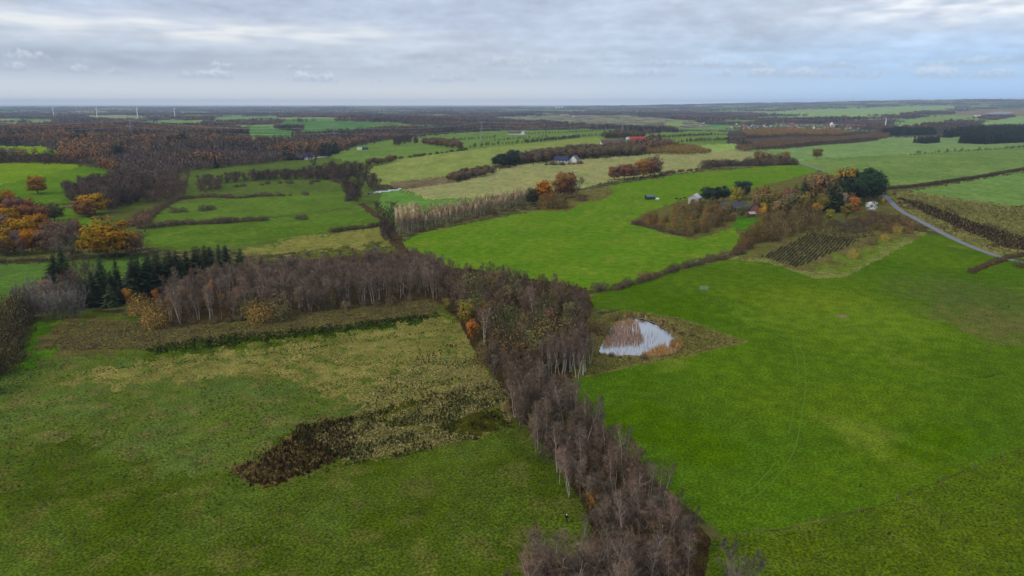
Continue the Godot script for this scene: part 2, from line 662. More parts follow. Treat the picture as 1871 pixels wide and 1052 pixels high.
# a dome of many rising twigs, with some leaves left on it
func bush(o: Dictionary) -> Array:
	var wood := Shape.new()
	var crown := Shape.new()
	var w: float = o.spread
	var h: float = o.h
	for k in 12:
		var az := k * 2.4
		var e := Vector3(cos(az) * w * 0.6 * rng.randf(), h * rng.randf_range(0.55, 0.85), sin(az) * w * 0.6 * rng.randf())
		wood.tube(Vector3(cos(az) * 0.25, -0.2, sin(az) * 0.25), e, 0.07, 0.015, o.bark, 3)
	var bulges := []
	for k in 7:
		bulges.append([rv().normalized(), rng.randf_range(-0.22, 0.2)])
	for i in int(o.twigs):
		var u := rv().normalized()
		u.y = absf(u.y) * 1.05 - 0.05
		var swell := 1.0
		for b in bulges:
			swell += b[1] * maxf(0.0, u.dot(b[0]))
		var f := pow(rng.randf(), 0.45) * swell
		var q := Vector3(u.x * w * f, maxf(0.05, u.y * h * f), u.z * w * f)
		var d := (Vector3(q.x, q.y + h * 0.35, q.z).normalized() + rv() * 0.45 + Vector3.UP * 0.2).normalized()
		var out := (u + Vector3.UP * 0.35).normalized()
		var c: Color = o.tip
		if rng.randf() < o.leafy:
			var s: float = rng.randf_range(0.5, 1.2) * o.leaf
			var a := out.cross(rv()).normalized()
			crown.tri(q - a * s * 0.5, q + a * s * 0.5, q + (out.cross(a) + out * 0.4) * s, (out + rv() * 0.3).normalized(), vary(c.lerp(o.top, rng.randf()), 0.3))
		else:
			twig(crown, q - d * o.len * 0.5, d, o.len * rng.randf_range(0.6, 1.3), o.w, out, vary(c, 0.3))
	return [wood, crown]

func blob(n: int, h: float, spread: float, low: float, leaf: float, cone := false) -> Shape:      # a far tree: a loose crown of few sprays over a stem
	var s := Shape.new()
	s.tube(Vector3(0, -0.5, 0), Vector3(0, h * 0.6, 0), 0.22, 0.12, Color(0.5, 0.45, 0.4), 3)
	for i in n:
		var u := rv().normalized()
		var f := pow(rng.randf(), 0.4)
		var q := Vector3(u.x * spread * f, h * (1.0 + low) * 0.5 + u.y * f * h * (1.0 - low) * 0.5, u.z * spread * f)
		if cone:
			var t := pow(rng.randf(), 0.7)
			q = Vector3(u.x * spread * t, h * (1.0 - t * (1.0 - low)), u.z * spread * t)
		var out := (u + Vector3.UP * 0.3).normalized()
		var a := out.cross(rv()).normalized()
		var sz := leaf * rng.randf_range(0.6, 1.3)
		s.tri(q - a * sz * 0.5, q + a * sz * 0.5, q + (out.cross(a) + out * rng.randf_range(-0.3, 0.3)) * sz, out, Color(1, 1, 1) * rng.randf_range(0.6, 1.3))
	return s

func proto(kind: String, made: Array, h: float, part := "crown") -> void:
	if not protos.has(kind): protos[kind] = []
	var both := ArrayMesh.new()
	made[0].mesh(paint(made[0].c[0], 0.9, false), both)
	made[1].mesh(paint(Color.WHITE, 0.9), both)
	protos[kind].append({"h": h, "wood": made[0].mesh(paint(Color.WHITE, 0.9)), "crown": made[1].mesh(paint(Color.WHITE, 0.9)), "both": both, "part": part})

# one place for one plant; everything planned is set out together by set_out()
func plant(called: String, kind: String, at: Vector3, h: float, wide: float, tint: Color, label: String, group := "", category := "tree") -> void:
	if not plan.has(called): plan[called] = []
	plan[called].append({"kind": kind, "at": at, "h": h, "wide": wide, "tint": tint, "label": label, "group": group, "category": category, "turn": rng.randf() * TAU, "tilt": Vector2(rng.randfn(0, 0.045), rng.randfn(0, 0.045)), "which": rng.randi() % protos[kind].size()})

func plants(called: String, kind: String, places: Array, h0: float, h1: float, palette: Array, label: String, group: String, category := "tree", wide := 1.0) -> void:
	var lo := 9.0
	var hi := -9.0
	for p in places:
		lo = minf(lo, atan2(p.x, -p.z))
		hi = maxf(hi, atan2(p.x, -p.z))
	for p in places:
		var t: Color = palette[rng.randi() % palette.size()]
		var words := told(label, p, lo, hi)
		plant(called, kind, p, rng.randf_range(h0, h1), wide * rng.randf_range(0.85, 1.2), shade(t, rng.randf_range(0.8, 1.2)), words, group if words == label else group + ": " + told(label.substr(label.find("{")), p, lo, hi).left(40), category)

func told(label: String, p: Vector3, lo: float, hi: float) -> String:      # "{a|b|c}" in a label: which stretch of the row a plant stands in, from left to right
	var i := label.find("{")
	if i < 0: return label
	var j := label.find("}")
	var ways := label.substr(i + 1, j - i - 1).split("|")
	var k := clampi(int((atan2(p.x, -p.z) - lo) / maxf(hi - lo, 1e-6) * ways.size()), 0, ways.size() - 1)
	return label.substr(0, i) + ways[k] + label.substr(j + 1)

func snap(c: Color) -> Color:                      # few tints, so that copies share materials
	return Color(snappedf(c.r, 0.03), snappedf(c.g, 0.03), snappedf(c.b, 0.03)) if maxf(c.r, c.g) > 0.1 else Color(snappedf(c.r, 0.012), snappedf(c.g, 0.012), snappedf(c.b, 0.012))

var roots := {}
func set_out() -> void:
	for called in plan:
		var all: Array = plan[called]
		all.sort_custom(func(a, b): return a.at.distance_squared_to(EYE) / (a.h * a.h) < b.at.distance_squared_to(EYE) / (b.h * b.h))
		for i in mini(300, all.size()):
			var e: Dictionary = all[i]
			var pr: Dictionary = protos[e.kind][e.which]
			var key := "%s%d%s" % [e.kind, e.which, called]
			var o: Node3D
			if roots.has(key):
				o = roots[key].duplicate()
			else:
				o = Node3D.new()
				for part in [["trunk", pr.wood], [pr.part, pr.crown]]:
					var m := MeshInstance3D.new()
					m.name = part[0]
					m.mesh = part[1]
					o.add_child(m)
				roots[key] = o
			o.name = numbered(called)
			add_child(o)
			o.position = e.at
			o.rotation = Vector3(e.tilt.x, e.turn, e.tilt.y)
			var k: float = e.h / pr.h
			o.scale = Vector3(k * e.wide, k, k * e.wide)
			o.get_child(1).material_override = paint(snap(e.tint), 0.9)
			tag(o, e.label, e.category, e.group)
		if all.size() > 300:
			var e0: Dictionary = all[300]
			var mm := MultiMesh.new()
			mm.transform_format = MultiMesh.TRANSFORM_3D
			mm.use_colors = true
			mm.mesh = protos[e0.kind][0].both
			mm.instance_count = all.size() - 300
			for i in range(300, all.size()):
				var e: Dictionary = all[i]
				var k: float = e.h / protos[e0.kind][0].h
				mm.set_instance_transform(i - 300, Transform3D(Basis(Vector3.UP, e.turn).scaled(Vector3(k * e.wide, k, k * e.wide)), e.at))
				mm.set_instance_color(i - 300, e.tint)
			var o := MultiMeshInstance3D.new()
			o.name = numbered(called + "_mass")
			o.multimesh = mm
			add_child(o)
			tag(o, ("deeper rows behind the: " + e0.label).left(110), "woodland", e0.group, "stuff")

func mass(called: String, label: String, category: String, m: Mesh, places: Array, palette: Array, h0: float, h1: float, base: float, wide := 1.0) -> void:
	if places.is_empty(): return
	var mm := MultiMesh.new()
	mm.transform_format = MultiMesh.TRANSFORM_3D
	mm.use_colors = true
	mm.mesh = m
	mm.instance_count = places.size()
	for i in places.size():
		var p: Vector3 = places[i]
		var swell := 1.0 + 0.35 * broad.get_noise_2d(p.x * 0.9 + 31.0, p.z * 0.9) if h1 > 4.0 else 1.0
		var k := rng.randf_range(h0, h1) / base * swell
		var w := k * wide * rng.randf_range(0.8, 1.25)
		mm.set_instance_transform(i, Transform3D(Basis(Vector3.UP, rng.randf() * TAU).scaled(Vector3(w, k, w)), places[i]))
		var drift := (broad.get_noise_2d(p.x * 0.6, p.z * 0.6 + 77.0) * 0.9 + 0.5) * palette.size() + rng.randf_range(-0.55, 0.55)
		var t: Color = palette[clampi(int(drift), 0, palette.size() - 1)]
		mm.set_instance_color(i, shade(t, rng.randf_range(0.75, 1.25)))
	var o := MultiMeshInstance3D.new()
	o.name = numbered(called)
	o.multimesh = mm
	add_child(o)
	tag(o, label, category, "", "stuff")

# ---------------------------------------------------------------- the air: an overcast sky with paler bands and a bluer gap to the north-east
func air(az: float, el: float) -> Color:          # degrees; returns what the eye sees (sRGB)
	var e := maxf(el, 0.0)
	var right := smoothstep(-6.0, 36.0, az) * (1.0 - smoothstep(70.0, 130.0, az))
	var low := Color(0.835, 0.85, 0.85).lerp(Color(0.665, 0.80, 0.94), right)
	var mid := Color(0.755, 0.80, 0.85).lerp(Color(0.70, 0.815, 0.94), right)
	var top := Color(0.725, 0.775, 0.855).lerp(Color(0.76, 0.81, 0.88), right)
	var c := low.lerp(mid, smoothstep(0.5, 2.6, e)).lerp(top, smoothstep(2.8, 6.5, e))
	c = c.lerp(Color(0.83, 0.86, 0.90), smoothstep(10.0, 60.0, e))
	# the cloud deck, seen from below at a grazing angle
	var a := deg_to_rad(az)
	var d := 1.6 / (tan(deg_to_rad(e)) + 0.08)
	var x := d * sin(a)
	var z := -d * cos(a)
	var deck := broad.get_noise_2d(x * 13.0 + 40.0, z * 26.0) * 0.7 + broad.get_noise_2d(az * 7.0, e * 26.0) * 0.45 + fine.get_noise_2d(az * 1.6 + 50.0, e * 5.0) * 0.3 + fine.get_noise_2d(az * 4.0 + 50.0, e * 12.0) * 0.15
	c = shade(c, 1.0 + deck * smoothstep(1.6, 3.6, e) * 0.11)
	var near := 1.0 - smoothstep(60.0, 90.0, absf(az))
	# long bright rifts at the left, a broken one at the upper right
	var lean := e - 5.4 + 0.014 * (az + 30.0) + 0.35 * broad.get_noise_2d(az * 4.0, 90.0)
	var band := exp(-pow(lean / 0.8, 2.0)) * (1.0 - smoothstep(-20.0, 2.0, az)) * near
	c = c.lerp(Color(0.91, 0.92, 0.925), clampf(band * (0.75 + 0.9 * broad.get_noise_2d(az * 6.0, e * 50.0)), 0.0, 0.95))
	var glow := exp(-pow((az - 31.0) / 7.0, 2.0) - pow((e - 6.3 - 0.5 * broad.get_noise_2d(az * 9.0, 3.0)) / 1.0, 2.0))
	c = c.lerp(Color(0.95, 0.965, 0.98), clampf(glow * (0.65 + 1.3 * broad.get_noise_2d(az * 10.0, e * 60.0 + 9.0)), 0.0, 0.9))
	var grey := exp(-pow((az + 34.0) / 17.0, 2.0) - pow((e - 3.1) / 0.8, 2.0))
	c = c.lerp(Color(0.64, 0.69, 0.75), clampf(grey * (0.75 + 0.6 * broad.get_noise_2d(az * 7.0, e * 40.0)), 0.0, 0.9))
	# rows of small heaped clouds far off, pale on top and grey below
	for i in 2:
		var base := 2.0 + i * 0.85 + 0.22 * sin(az * 0.13 + i) + 0.1 * fine.get_noise_2d(az * 3.0, i * 9.0)
		var puff := broad.get_noise_2d(az * (11.0 - i * 3.0) + 300.0 * i, 7.0 + i * 40.0) * 1.3 + fine.get_noise_2d(az * 5.0, e * 7.0) * 0.3 + fine.get_noise_2d(az * 11.0, e * 15.0) * 0.16
		var rise := (puff + 0.16) * (0.95 - 0.2 * i)
		var there := smoothstep(0.0, 0.07, rise - (e - base)) * smoothstep(-0.1, 0.04, e - base) * smoothstep(0.0, 0.12, rise)
		var lit := smoothstep(0.05, 0.6, e - base + 0.3 * fine.get_noise_2d(az * 7.0, e * 9.0))
		var puffc := Color(0.675, 0.725, 0.785).lerp(Color(0.90, 0.915, 0.935), lit)
		c = c.lerp(puffc.lerp(c, right * 0.3), there * 0.55 * (1.0 - 0.6 * exp(-pow((az - 4.0) / 9.0, 2.0))))
	return c

func stored(c: Color, gain := 1.0) -> Color:
	var l := c.srgb_to_linear()
	return Color(l.r * gain / SKY_ENERGY, l.g * gain / SKY_ENERGY, l.b * gain / SKY_ENERGY).linear_to_srgb()

func lift(el: float) -> float:                    # an overcast sky is brightest overhead; low down the air itself has to shine through the haze
	return 1.11 + 0.22 * smoothstep(12.0, 75.0, el) + 0.24 * (1.0 - smoothstep(0.3, 2.6, el)) + 0.5 * (1.0 - smoothstep(0.0, 0.9, el))

func sky_picture() -> Image:
	var small := Image.create(1024, 512, false, Image.FORMAT_RGBA8)
	small.fill(stored(Color(0.42, 0.44, 0.40)))
	for j in 257:
		var el := 90.0 - (j + 0.5) * 180.0 / 512.0
		for i in 1024:
			var az := fposmod((i + 0.5) * 360.0 / 1024.0 + 180.0, 360.0) - 180.0      # the first column lies straight ahead
			small.set_pixel(i, j, stored(air(az, el), lift(el)))
	small.resize(4096, 2048, Image.INTERPOLATE_BILINEAR)
	for j in range(880, 1026):
		var el := 90.0 - (j + 0.5) * 180.0 / 2048.0
		var edge := smoothstep(880.0, 890.0, j)
		for k in 1200:
			var i := posmod(k - 600, 4096)
			var az := fposmod((i + 0.5) * 360.0 / 4096.0 + 180.0, 360.0) - 180.0
			var c := stored(air(az, el), lift(el))
			small.set_pixel(i, j, c if edge >= 1.0 else small.get_pixel(i, j).lerp(c, edge))
	return small

func lay_regions() -> void:
	swards = [[sight(1560, 578), 40.0, 34.0, soil("66801e"), 0.8], [sight(1450, 545), 26.0, 20.0, soil("5c7a1a"), 0.5], [sight(1850, 570), 34.0, 56.0, soil("56662e"), 0.9], [sight(1860, 600), 22.0, 26.0, soil("6a6638"), 0.7], [sight(1700, 470), 24.0, 30.0, soil("567c14"), 0.5], [sight(1700, 870), 30.0, 12.0, soil("4e7010"), 0.5], [sight(1560, 735), 26.0, 12.0, soil("527414"), 0.45]]
	# the ground that nothing else covers comes first; the colours are two alternating tones and a patch tone
	region("ground", "rough grass, scrub and woodland floor between the fields", "5b5a38", "4c4a30", "6b6642", 30.0, 0.1, "far", [])
	# far fields
	var far_green := "green field far off between dark woods"
	region("field", "small green field far off on the left under the wind turbines", "6a8a50", "5f8248", "7a8a58", 200.0, 0.3, "far", [52,220,70,217,96,218,98,224,60,230])
	region("field", "pale yellowish strip of stubble at the foot of the wind turbines", "8f9468", "868c5c", "7a8a58", 200.0, 0.3, "far", [159,211,215,210,275,214,275,219,200,220,165,217])
	region("field", "green strip of field behind the leftmost pylon", "5f8a4c", "567f45", "6a8a50", 200.0, 0.3, "far", [250,226,275,221,320,218,340,220,372,224,365,230,300,231,255,230])
	region("field", "narrow pale green field before the wooded skyline", "708a58", "66804e", "7d8a62", 200.0, 0.3, "far", [390,219,396,214,440,213,495,212,513,215,505,218,420,221])
	region("field", "long blue-green field with a hedge wood on its upper side", "4a7a42", "44743c", "55803f", 250.0, 0.4, "far", [393,229,430,228,480,232,530,239,575,246,578,250,510,251,470,251,440,249,455,243,425,235])
	region("field", "large blue-green field sloping behind the second pylon", "47783f", "427039", "528043", 250.0, 0.4, "far", [505,227,520,222,640,221,700,225,765,229,745,233,690,239,620,244,582,249,562,246,545,240,557,235])
	region("marsh", "pale straw-coloured marsh strip below the blue-green field", "8b8560", "7d7a54", "6a6a48", 120.0, 0.1, "far", [410,253,470,250,568,252,560,257,480,259,412,257])
	region("marsh", "wide pale river flats in the distance", "847f6c", "77765f", "5c5c4c", 260.0, 0.0, "far", [900,217,960,212,1080,210,1200,214,1270,222,1300,232,1230,236,1100,231,1000,224])
	region("field", "pale green field above the distant village", "86a25e", "7c9a56", "8aa066", 300.0, 0.4, "far", [1375,207,1470,200,1560,197,1640,194,1740,192,1745,198,1700,202,1640,210,1560,214,1480,212,1400,209])
	region("field", "green field sloping right of the white tower", "75955a", "6a8a50", "7f9a60", 300.0, 0.4, "far", [1600,232,1650,221,1700,212,1760,208,1800,214,1740,222,1680,230,1640,236])
	region("field", "brown ploughed field on the right below the long grey halls", "7a6a54", "84735c", "6c5e4a", 260.0, 0.4, "far", [1740,206,1790,200,1900,199,1900,212,1800,212,1750,211])
	region("field", "pale green field at the far right edge", "7f9c62", "76945a", "88a068", 300.0, 0.4, "far", [1780,228,1850,214,1900,208,1900,226,1800,234])
	region("field", "bright green meadow between the woods before the village", "7a9a58", "6f9050", "86a062", 200.0, 0.4, "far", [1210,224,1245,220,1248,229,1222,231])
	# the slopes in the middle
	region("field", "green pasture slope with hedges and tree groups in the middle distance", "547638", "4c6e34", "5e7c3e", 90.0, 0.3, "drilled", [596,292,610,281,655,266,700,257,760,250,825,243,905,239,960,238,1110,236,1180,244,1290,238,1330,240,1330,262,1280,275,1190,262,1110,258,1085,252,960,262,880,272,830,277,740,290,690,302,655,300])
	region("field", "yellow-green field over the rounded crest", "767f46", "6c783e", "80834c", 70.0, 0.25, "drilled", [672,330,680,305,735,290,830,277,960,262,1090,250,1110,258,1180,262,1110,275,1000,285,905,300,870,312,800,325,740,334,690,338])
	region("field", "dark brown ploughed piece below the crest", "5e5440", "6a5e48", "53493a", 30.0, 0.2, "drilled", [711,334,760,328,808,322,840,332,800,338,742,346,722,343])
	region("field", "wide beige-green harrowed field", "7d7d55", "858258", "6f7a46", 60.0, 0.2, "drilled", [742,347,800,338,850,330,905,310,960,299,1060,291,1130,287,1240,276,1330,273,1450,285,1440,294,1320,298,1270,312,1120,330,1060,345,960,350,880,362,780,364])
	region("field", "bright green wedge of young crop behind the pale poplars", "4d7a36", "477232", "587c3c", 40.0, 0.3, "drilled", [664,357,700,350,738,346,780,364,880,360,860,370,790,382,722,396,690,380])
	region("field", "large grey-green drilled field on the plain at the right", "50723c", "597a42", "4a7036", 110.0, 0.2, "drilled", [1452,297,1480,291,1700,279,1900,264,1900,306,1760,328,1618,343,1540,330,1500,312])
	region("field", "pale grey-green field behind the lone oak", "6a8250", "637c4a", "738658", 110.0, 0.2, "drilled", [1330,273,1450,270,1560,259,1610,252,1780,250,1900,250,1900,264,1700,279,1480,291,1452,297,1440,285])
	region("field", "strip of pale green field beside the village plantations", "6f9450", "66894a", "7a9a5a", 110.0, 0.3, "drilled", [1180,277,1290,265,1340,262,1360,270,1330,275,1240,278])
	region("field", "dark green field beyond the long dark hedge at the right edge", "567c42", "4e743a", "608248", 60.0, 0.3, "drilled", [1658,349,1740,336,1900,308,1900,384,1871,378,1780,366])
	# left-hand hills
	region("meadow", "lime green hill field at the upper left edge", "6f9a1c", "668f18", "78a024", 60.0, 0.3, "lawn", [-60,267,75,267,112,276,125,283,60,288,-60,286])
	region("meadow", "lime green hill field below the hedge at the left", "6a9520", "5f8a1c", "74982a", 60.0, 0.3, "lawn", [-60,299,60,297,132,299,150,303,60,325,-60,352])
	region("meadow", "darker green hill pasture sloping to the valley at the left", "55821f", "4d7a1e", "618530", 50.0, 0.3, "lawn", [-60,352,60,325,150,303,215,308,260,320,200,345,110,372,150,395,200,410,240,420,255,440,190,460,110,440,60,400,-60,372])
	region("meadow", "scrubby slope below the bare copse at the left", "565f2c", "5c5a34", "4c6a26", 14.0, 0.1, "rough", [140,372,220,345,330,335,340,360,290,380,262,410,262,445,230,430,190,405])
	region("field", "pale yellow-green strip at the left behind the hedge", "767a3a", "6c7236", "80804a", 30.0, 0.3, "rough", [-60,463,60,459,130,461,110,472,-60,476])
	region("field", "green field behind the grey willows at the left edge", "4f7a34", "48722e", "5c803c", 40.0, 0.3, "lawn", [-60,485,85,480,200,470,280,468,260,500,150,540,60,560,-60,560])
	# valley meadows
	region("meadow", "valley meadow of dull green grass on the valley floor", "5a6e30", "52662c", "66703a", 40.0, 0.2, "rough", [262,450,262,410,290,375,340,345,350,312,420,305,520,292,600,287,672,300,672,335,700,352,690,372,725,400,728,432,690,445,560,445,450,455,330,458])
	region("meadow", "bright green valley field nearest the birch wood", "527a28", "4a7022", "5f8032", 34.0, 0.3, "lawn", [255,446,250,421,330,414,440,406,600,387,680,380,716,404,715,414,620,421,560,429,450,446,330,456])
	region("meadow", "green valley field behind a row of ditch bushes", "567c2e", "4e7428", "667e38", 34.0, 0.3, "lawn", [276,402,292,376,450,362,600,350,640,352,668,373,600,382,440,402,330,410])
	region("marsh", "pale sedge strip with curved mowing lines", "7d7a40", "888448", "6a6c34", 16.0, 0.1, "rough", [430,459,480,448,560,433,620,424,700,414,712,432,712,444,640,452,560,458,480,466])
	region("marsh", "rushy dark green strip behind the birch wood", "55602a", "4a4a26", "6a6a34", 9.0, 0.0, "rough", [540,462,640,452,712,444,740,470,690,480,560,478])
	# middle pasture with the field shelter
	region("pasture", "bright green pasture with the small field shelter", "51821c", "5a8620", "68882c", 45.0, 0.25, "lawn", [720,449,770,425,900,400,990,383,1060,362,1110,340,1150,333,1260,316,1400,304,1470,300,1496,312,1440,328,1370,345,1290,350,1200,385,1155,405,1225,428,1270,437,1345,412,1365,440,1330,463,1220,494,1120,528,1080,530,950,506,800,486,745,468])
	region("rough_grass", "tawny rough grass behind the orange field trees", "6f683a", "625c34", "7a7044", 14.0, 0.1, "rough", [985,385,1020,365,1060,350,1110,342,1125,350,1100,365,1060,372,1040,385])
	# farm knoll
	region("rough_grass", "brown and straw rough grass round the farm copse", "6e663a", "625a36", "5e6a2e", 14.0, 0.05, "rough", [1150,405,1200,382,1290,352,1370,345,1440,328,1496,312,1600,343,1640,380,1692,426,1545,507,1492,509,1410,478,1335,470,1360,445,1340,415,1270,438,1220,428])
	region("pasture", "small green yard behind the farmhouse hedge", "3f7a18", "468018", "55802a", 20.0, 0.3, "lawn", [1335,415,1350,395,1385,392,1400,400,1368,425])
	region("pasture", "green grass strip beside the young spruce plantation", "5d7a2a", "54722a", "6e7c3a", 14.0, 0.2, "rough", [1462,500,1570,460,1640,437,1694,427,1640,450,1542,507,1500,509])
	region("rough_grass", "pale straw margin along the upper edge of the big pasture", "7d8048", "70763e", "878654", 9.0, 0.2, "rough", [1492,510,1543,508,1695,428,1686,423,1538,499,1495,502,1412,474,1335,468,1330,474,1405,482])
	region("soil", "olive-brown ground under the young spruces", "6e6240", "62573a", "7a7048", 8.0, 0.1, "rough", [1385,472,1478,424,1580,439,1458,492])
	region("heath", "straw-coloured heath right of the lane", "857e4c", "767442", "60642f", 16.0, 0.0, "rough", [1612,350,1660,350,1780,366,1900,384,1900,480,1832,470,1740,432,1660,388])
	region("heath", "dark brown heather strip along the lane", "4c3a2c", "55422f", "66583a", 10.0, 0.1, "rough", [1636,359,1690,372,1780,405,1871,432,1900,440,1900,462,1840,455,1760,420,1690,390])
	# the big pasture at the right
	region("pasture", "large bright green pasture filling the right side", "40680e", "4a7013", "5a7a24", 110.0, 0.35, "lawn", [1065,562,1090,535,1220,500,1330,474,1405,480,1492,509,1542,507,1694,427,1740,432,1832,470,2000,480,2000,800,1871,815,1600,925,1430,965,1318,977,1180,860,1030,700,1060,690,1250,650,1368,625,1240,580,1140,568])
	region("rough_grass", "tawny rough triangle round the pond", "746c3a", "60602e", "7d7644", 10.0, 0.1, "rough", [1040,640,1075,580,1140,566,1240,580,1368,625,1250,651,1150,671,1075,688,1035,690])
	region("pond", "small pond mirroring the pale sky among reeds", "404040", "404040", "404040", 10.0, 2.0, "water", [1094,645,1099,632,1108,614,1116,598,1130,587,1150,581,1174,581,1200,591,1222,605,1238,621,1243,633,1230,643,1200,649,1160,651,1120,650])
	regions[-1]["level"] = height(41, -208)
	region("pasture", "olive green rough pasture at the lower right corner", "446212", "4c6816", "58681e", 24.0, 0.1, "rough", [1318,979,1430,968,1600,928,1871,818,2000,770,2000,1250,1240,1250,1265,1010])
	# the big meadow at the left
	region("meadow", "large rough green meadow filling the lower left", "405a16", "486420", "5a6026", 26.0, 0.1, "rough", [-100,690,0,672,60,600,100,560,260,580,420,590,600,560,780,545,830,575,860,630,905,690,935,760,1000,810,1080,930,1110,1000,980,1110,960,1250,-100,1250])
	region("meadow", "grey-green part of the left meadow", "586a30", "4f6a28", "686838", 22.0, 0.1, "rough", [-100,700,80,650,300,655,420,690,560,700,680,765,545,775,440,860,300,870,150,800,-100,830])
	region("rough_grass", "olive and brown rough ground before the birch wood", "5e5a34", "686038", "54412c", 15.0, 0.15, "rough", [70,604,130,575,300,590,420,592,600,560,790,545,806,571,640,600,430,616,280,641,90,652])
	region("pasture", "vivid green grass ride along the left trees", "3f6a14", "487a18", "4f6a20", 12.0, 0.2, "rough", [-20,700,40,630,62,590,95,583,85,610,78,650,60,672])
	region("rough_grass", "straw-coloured sedge across the upper left meadow", "857c46", "74703c", "5f6a2e", 14.0, 0.1, "rough", [90,700,150,682,300,652,500,632,700,600,806,571,842,590,870,650,908,700,895,712,800,722,720,742,690,765,600,720,520,690,400,686,240,705])
	region("ditch", "dark wet ditch with rushes across the left meadow", "2a3810", "34440f", "4a5a18", 9.0, 0.1, "rough", [262,640,330,622,470,610,600,597,700,584,800,572,806,578,650,605,500,622,380,636,290,645])
	region("rough_grass", "bleached sedge round the dark rush patch", "726a3c", "625e32", "4a5420", 8.0, 0.1, "rough", [520,780,600,765,680,750,760,735,860,722,905,712,925,760,905,795,800,815,700,835,640,845,600,800])
	region("rush_bed", "dark olive rush bed near the hedge", "3f4410", "4a4a14", "57541c", 8.0, 0.2, "rough", [690,760,720,738,800,720,890,704,922,716,905,740,840,748,780,752])
	region("rush_bed", "olive brown rush bed below the bleached sedge", "454410", "3c3a10", "57541c", 8.0, 0.2, "rough", [760,785,800,760,860,752,925,748,930,778,880,797,800,802])
	region("rush_bed", "dark brown patch of dead rushes in the left meadow", "34290f", "4a3a1c", "75653c", 5.0, -0.1, "rough", [420,860,470,835,530,802,545,777,640,765,652,800,640,830,560,866,490,888,450,880])
	# under the trees
	region("leaf_litter", "brown leaf litter under the birch wood", "4a3a28", "54442e", "3f3622", 8.0, 0.2, "rough", [255,590,300,548,340,515,450,490,600,470,760,458,830,490,800,545,700,556,600,566,440,586,300,598])
	region("leaf_litter", "brown leaf litter under the long hedge wood", "3f3222", "4a3a26", "40401c", 8.0, 0.2, "rough", [790,490,860,490,1070,525,1085,560,1045,640,1045,690,1020,705,1060,750,1180,865,1300,985,1290,1040,1250,1250,950,1250,960,1130,1085,1010,1075,940,1010,830,930,745,905,690,860,630,835,580,790,545])
	region("stream", "short open reach of the stream mirroring the sky", "404040", "404040", "404040", 10.0, 2.0, "water", [668,353,690,349,712,347,734,344,735,346,712,349,690,352,672,356])
	region("pool", "small patch of open water in the meadow ditch", "404040", "404040", "404040", 10.0, 2.0, "water", [589,594,598,590,608,591,608,595,599,598])
	region("leaf_litter", "dark brown ground under the stream trees", "4a3a2c", "544434", "3f3a24", 9.0, 0.2, "rough", [652,373,664,370,690,388,716,408,735,440,760,480,740,478,715,445,690,400])

const GREY_BARK := Color(0.16, 0.13, 0.10)
const PALE_BARK := Color(0.54, 0.48, 0.40)

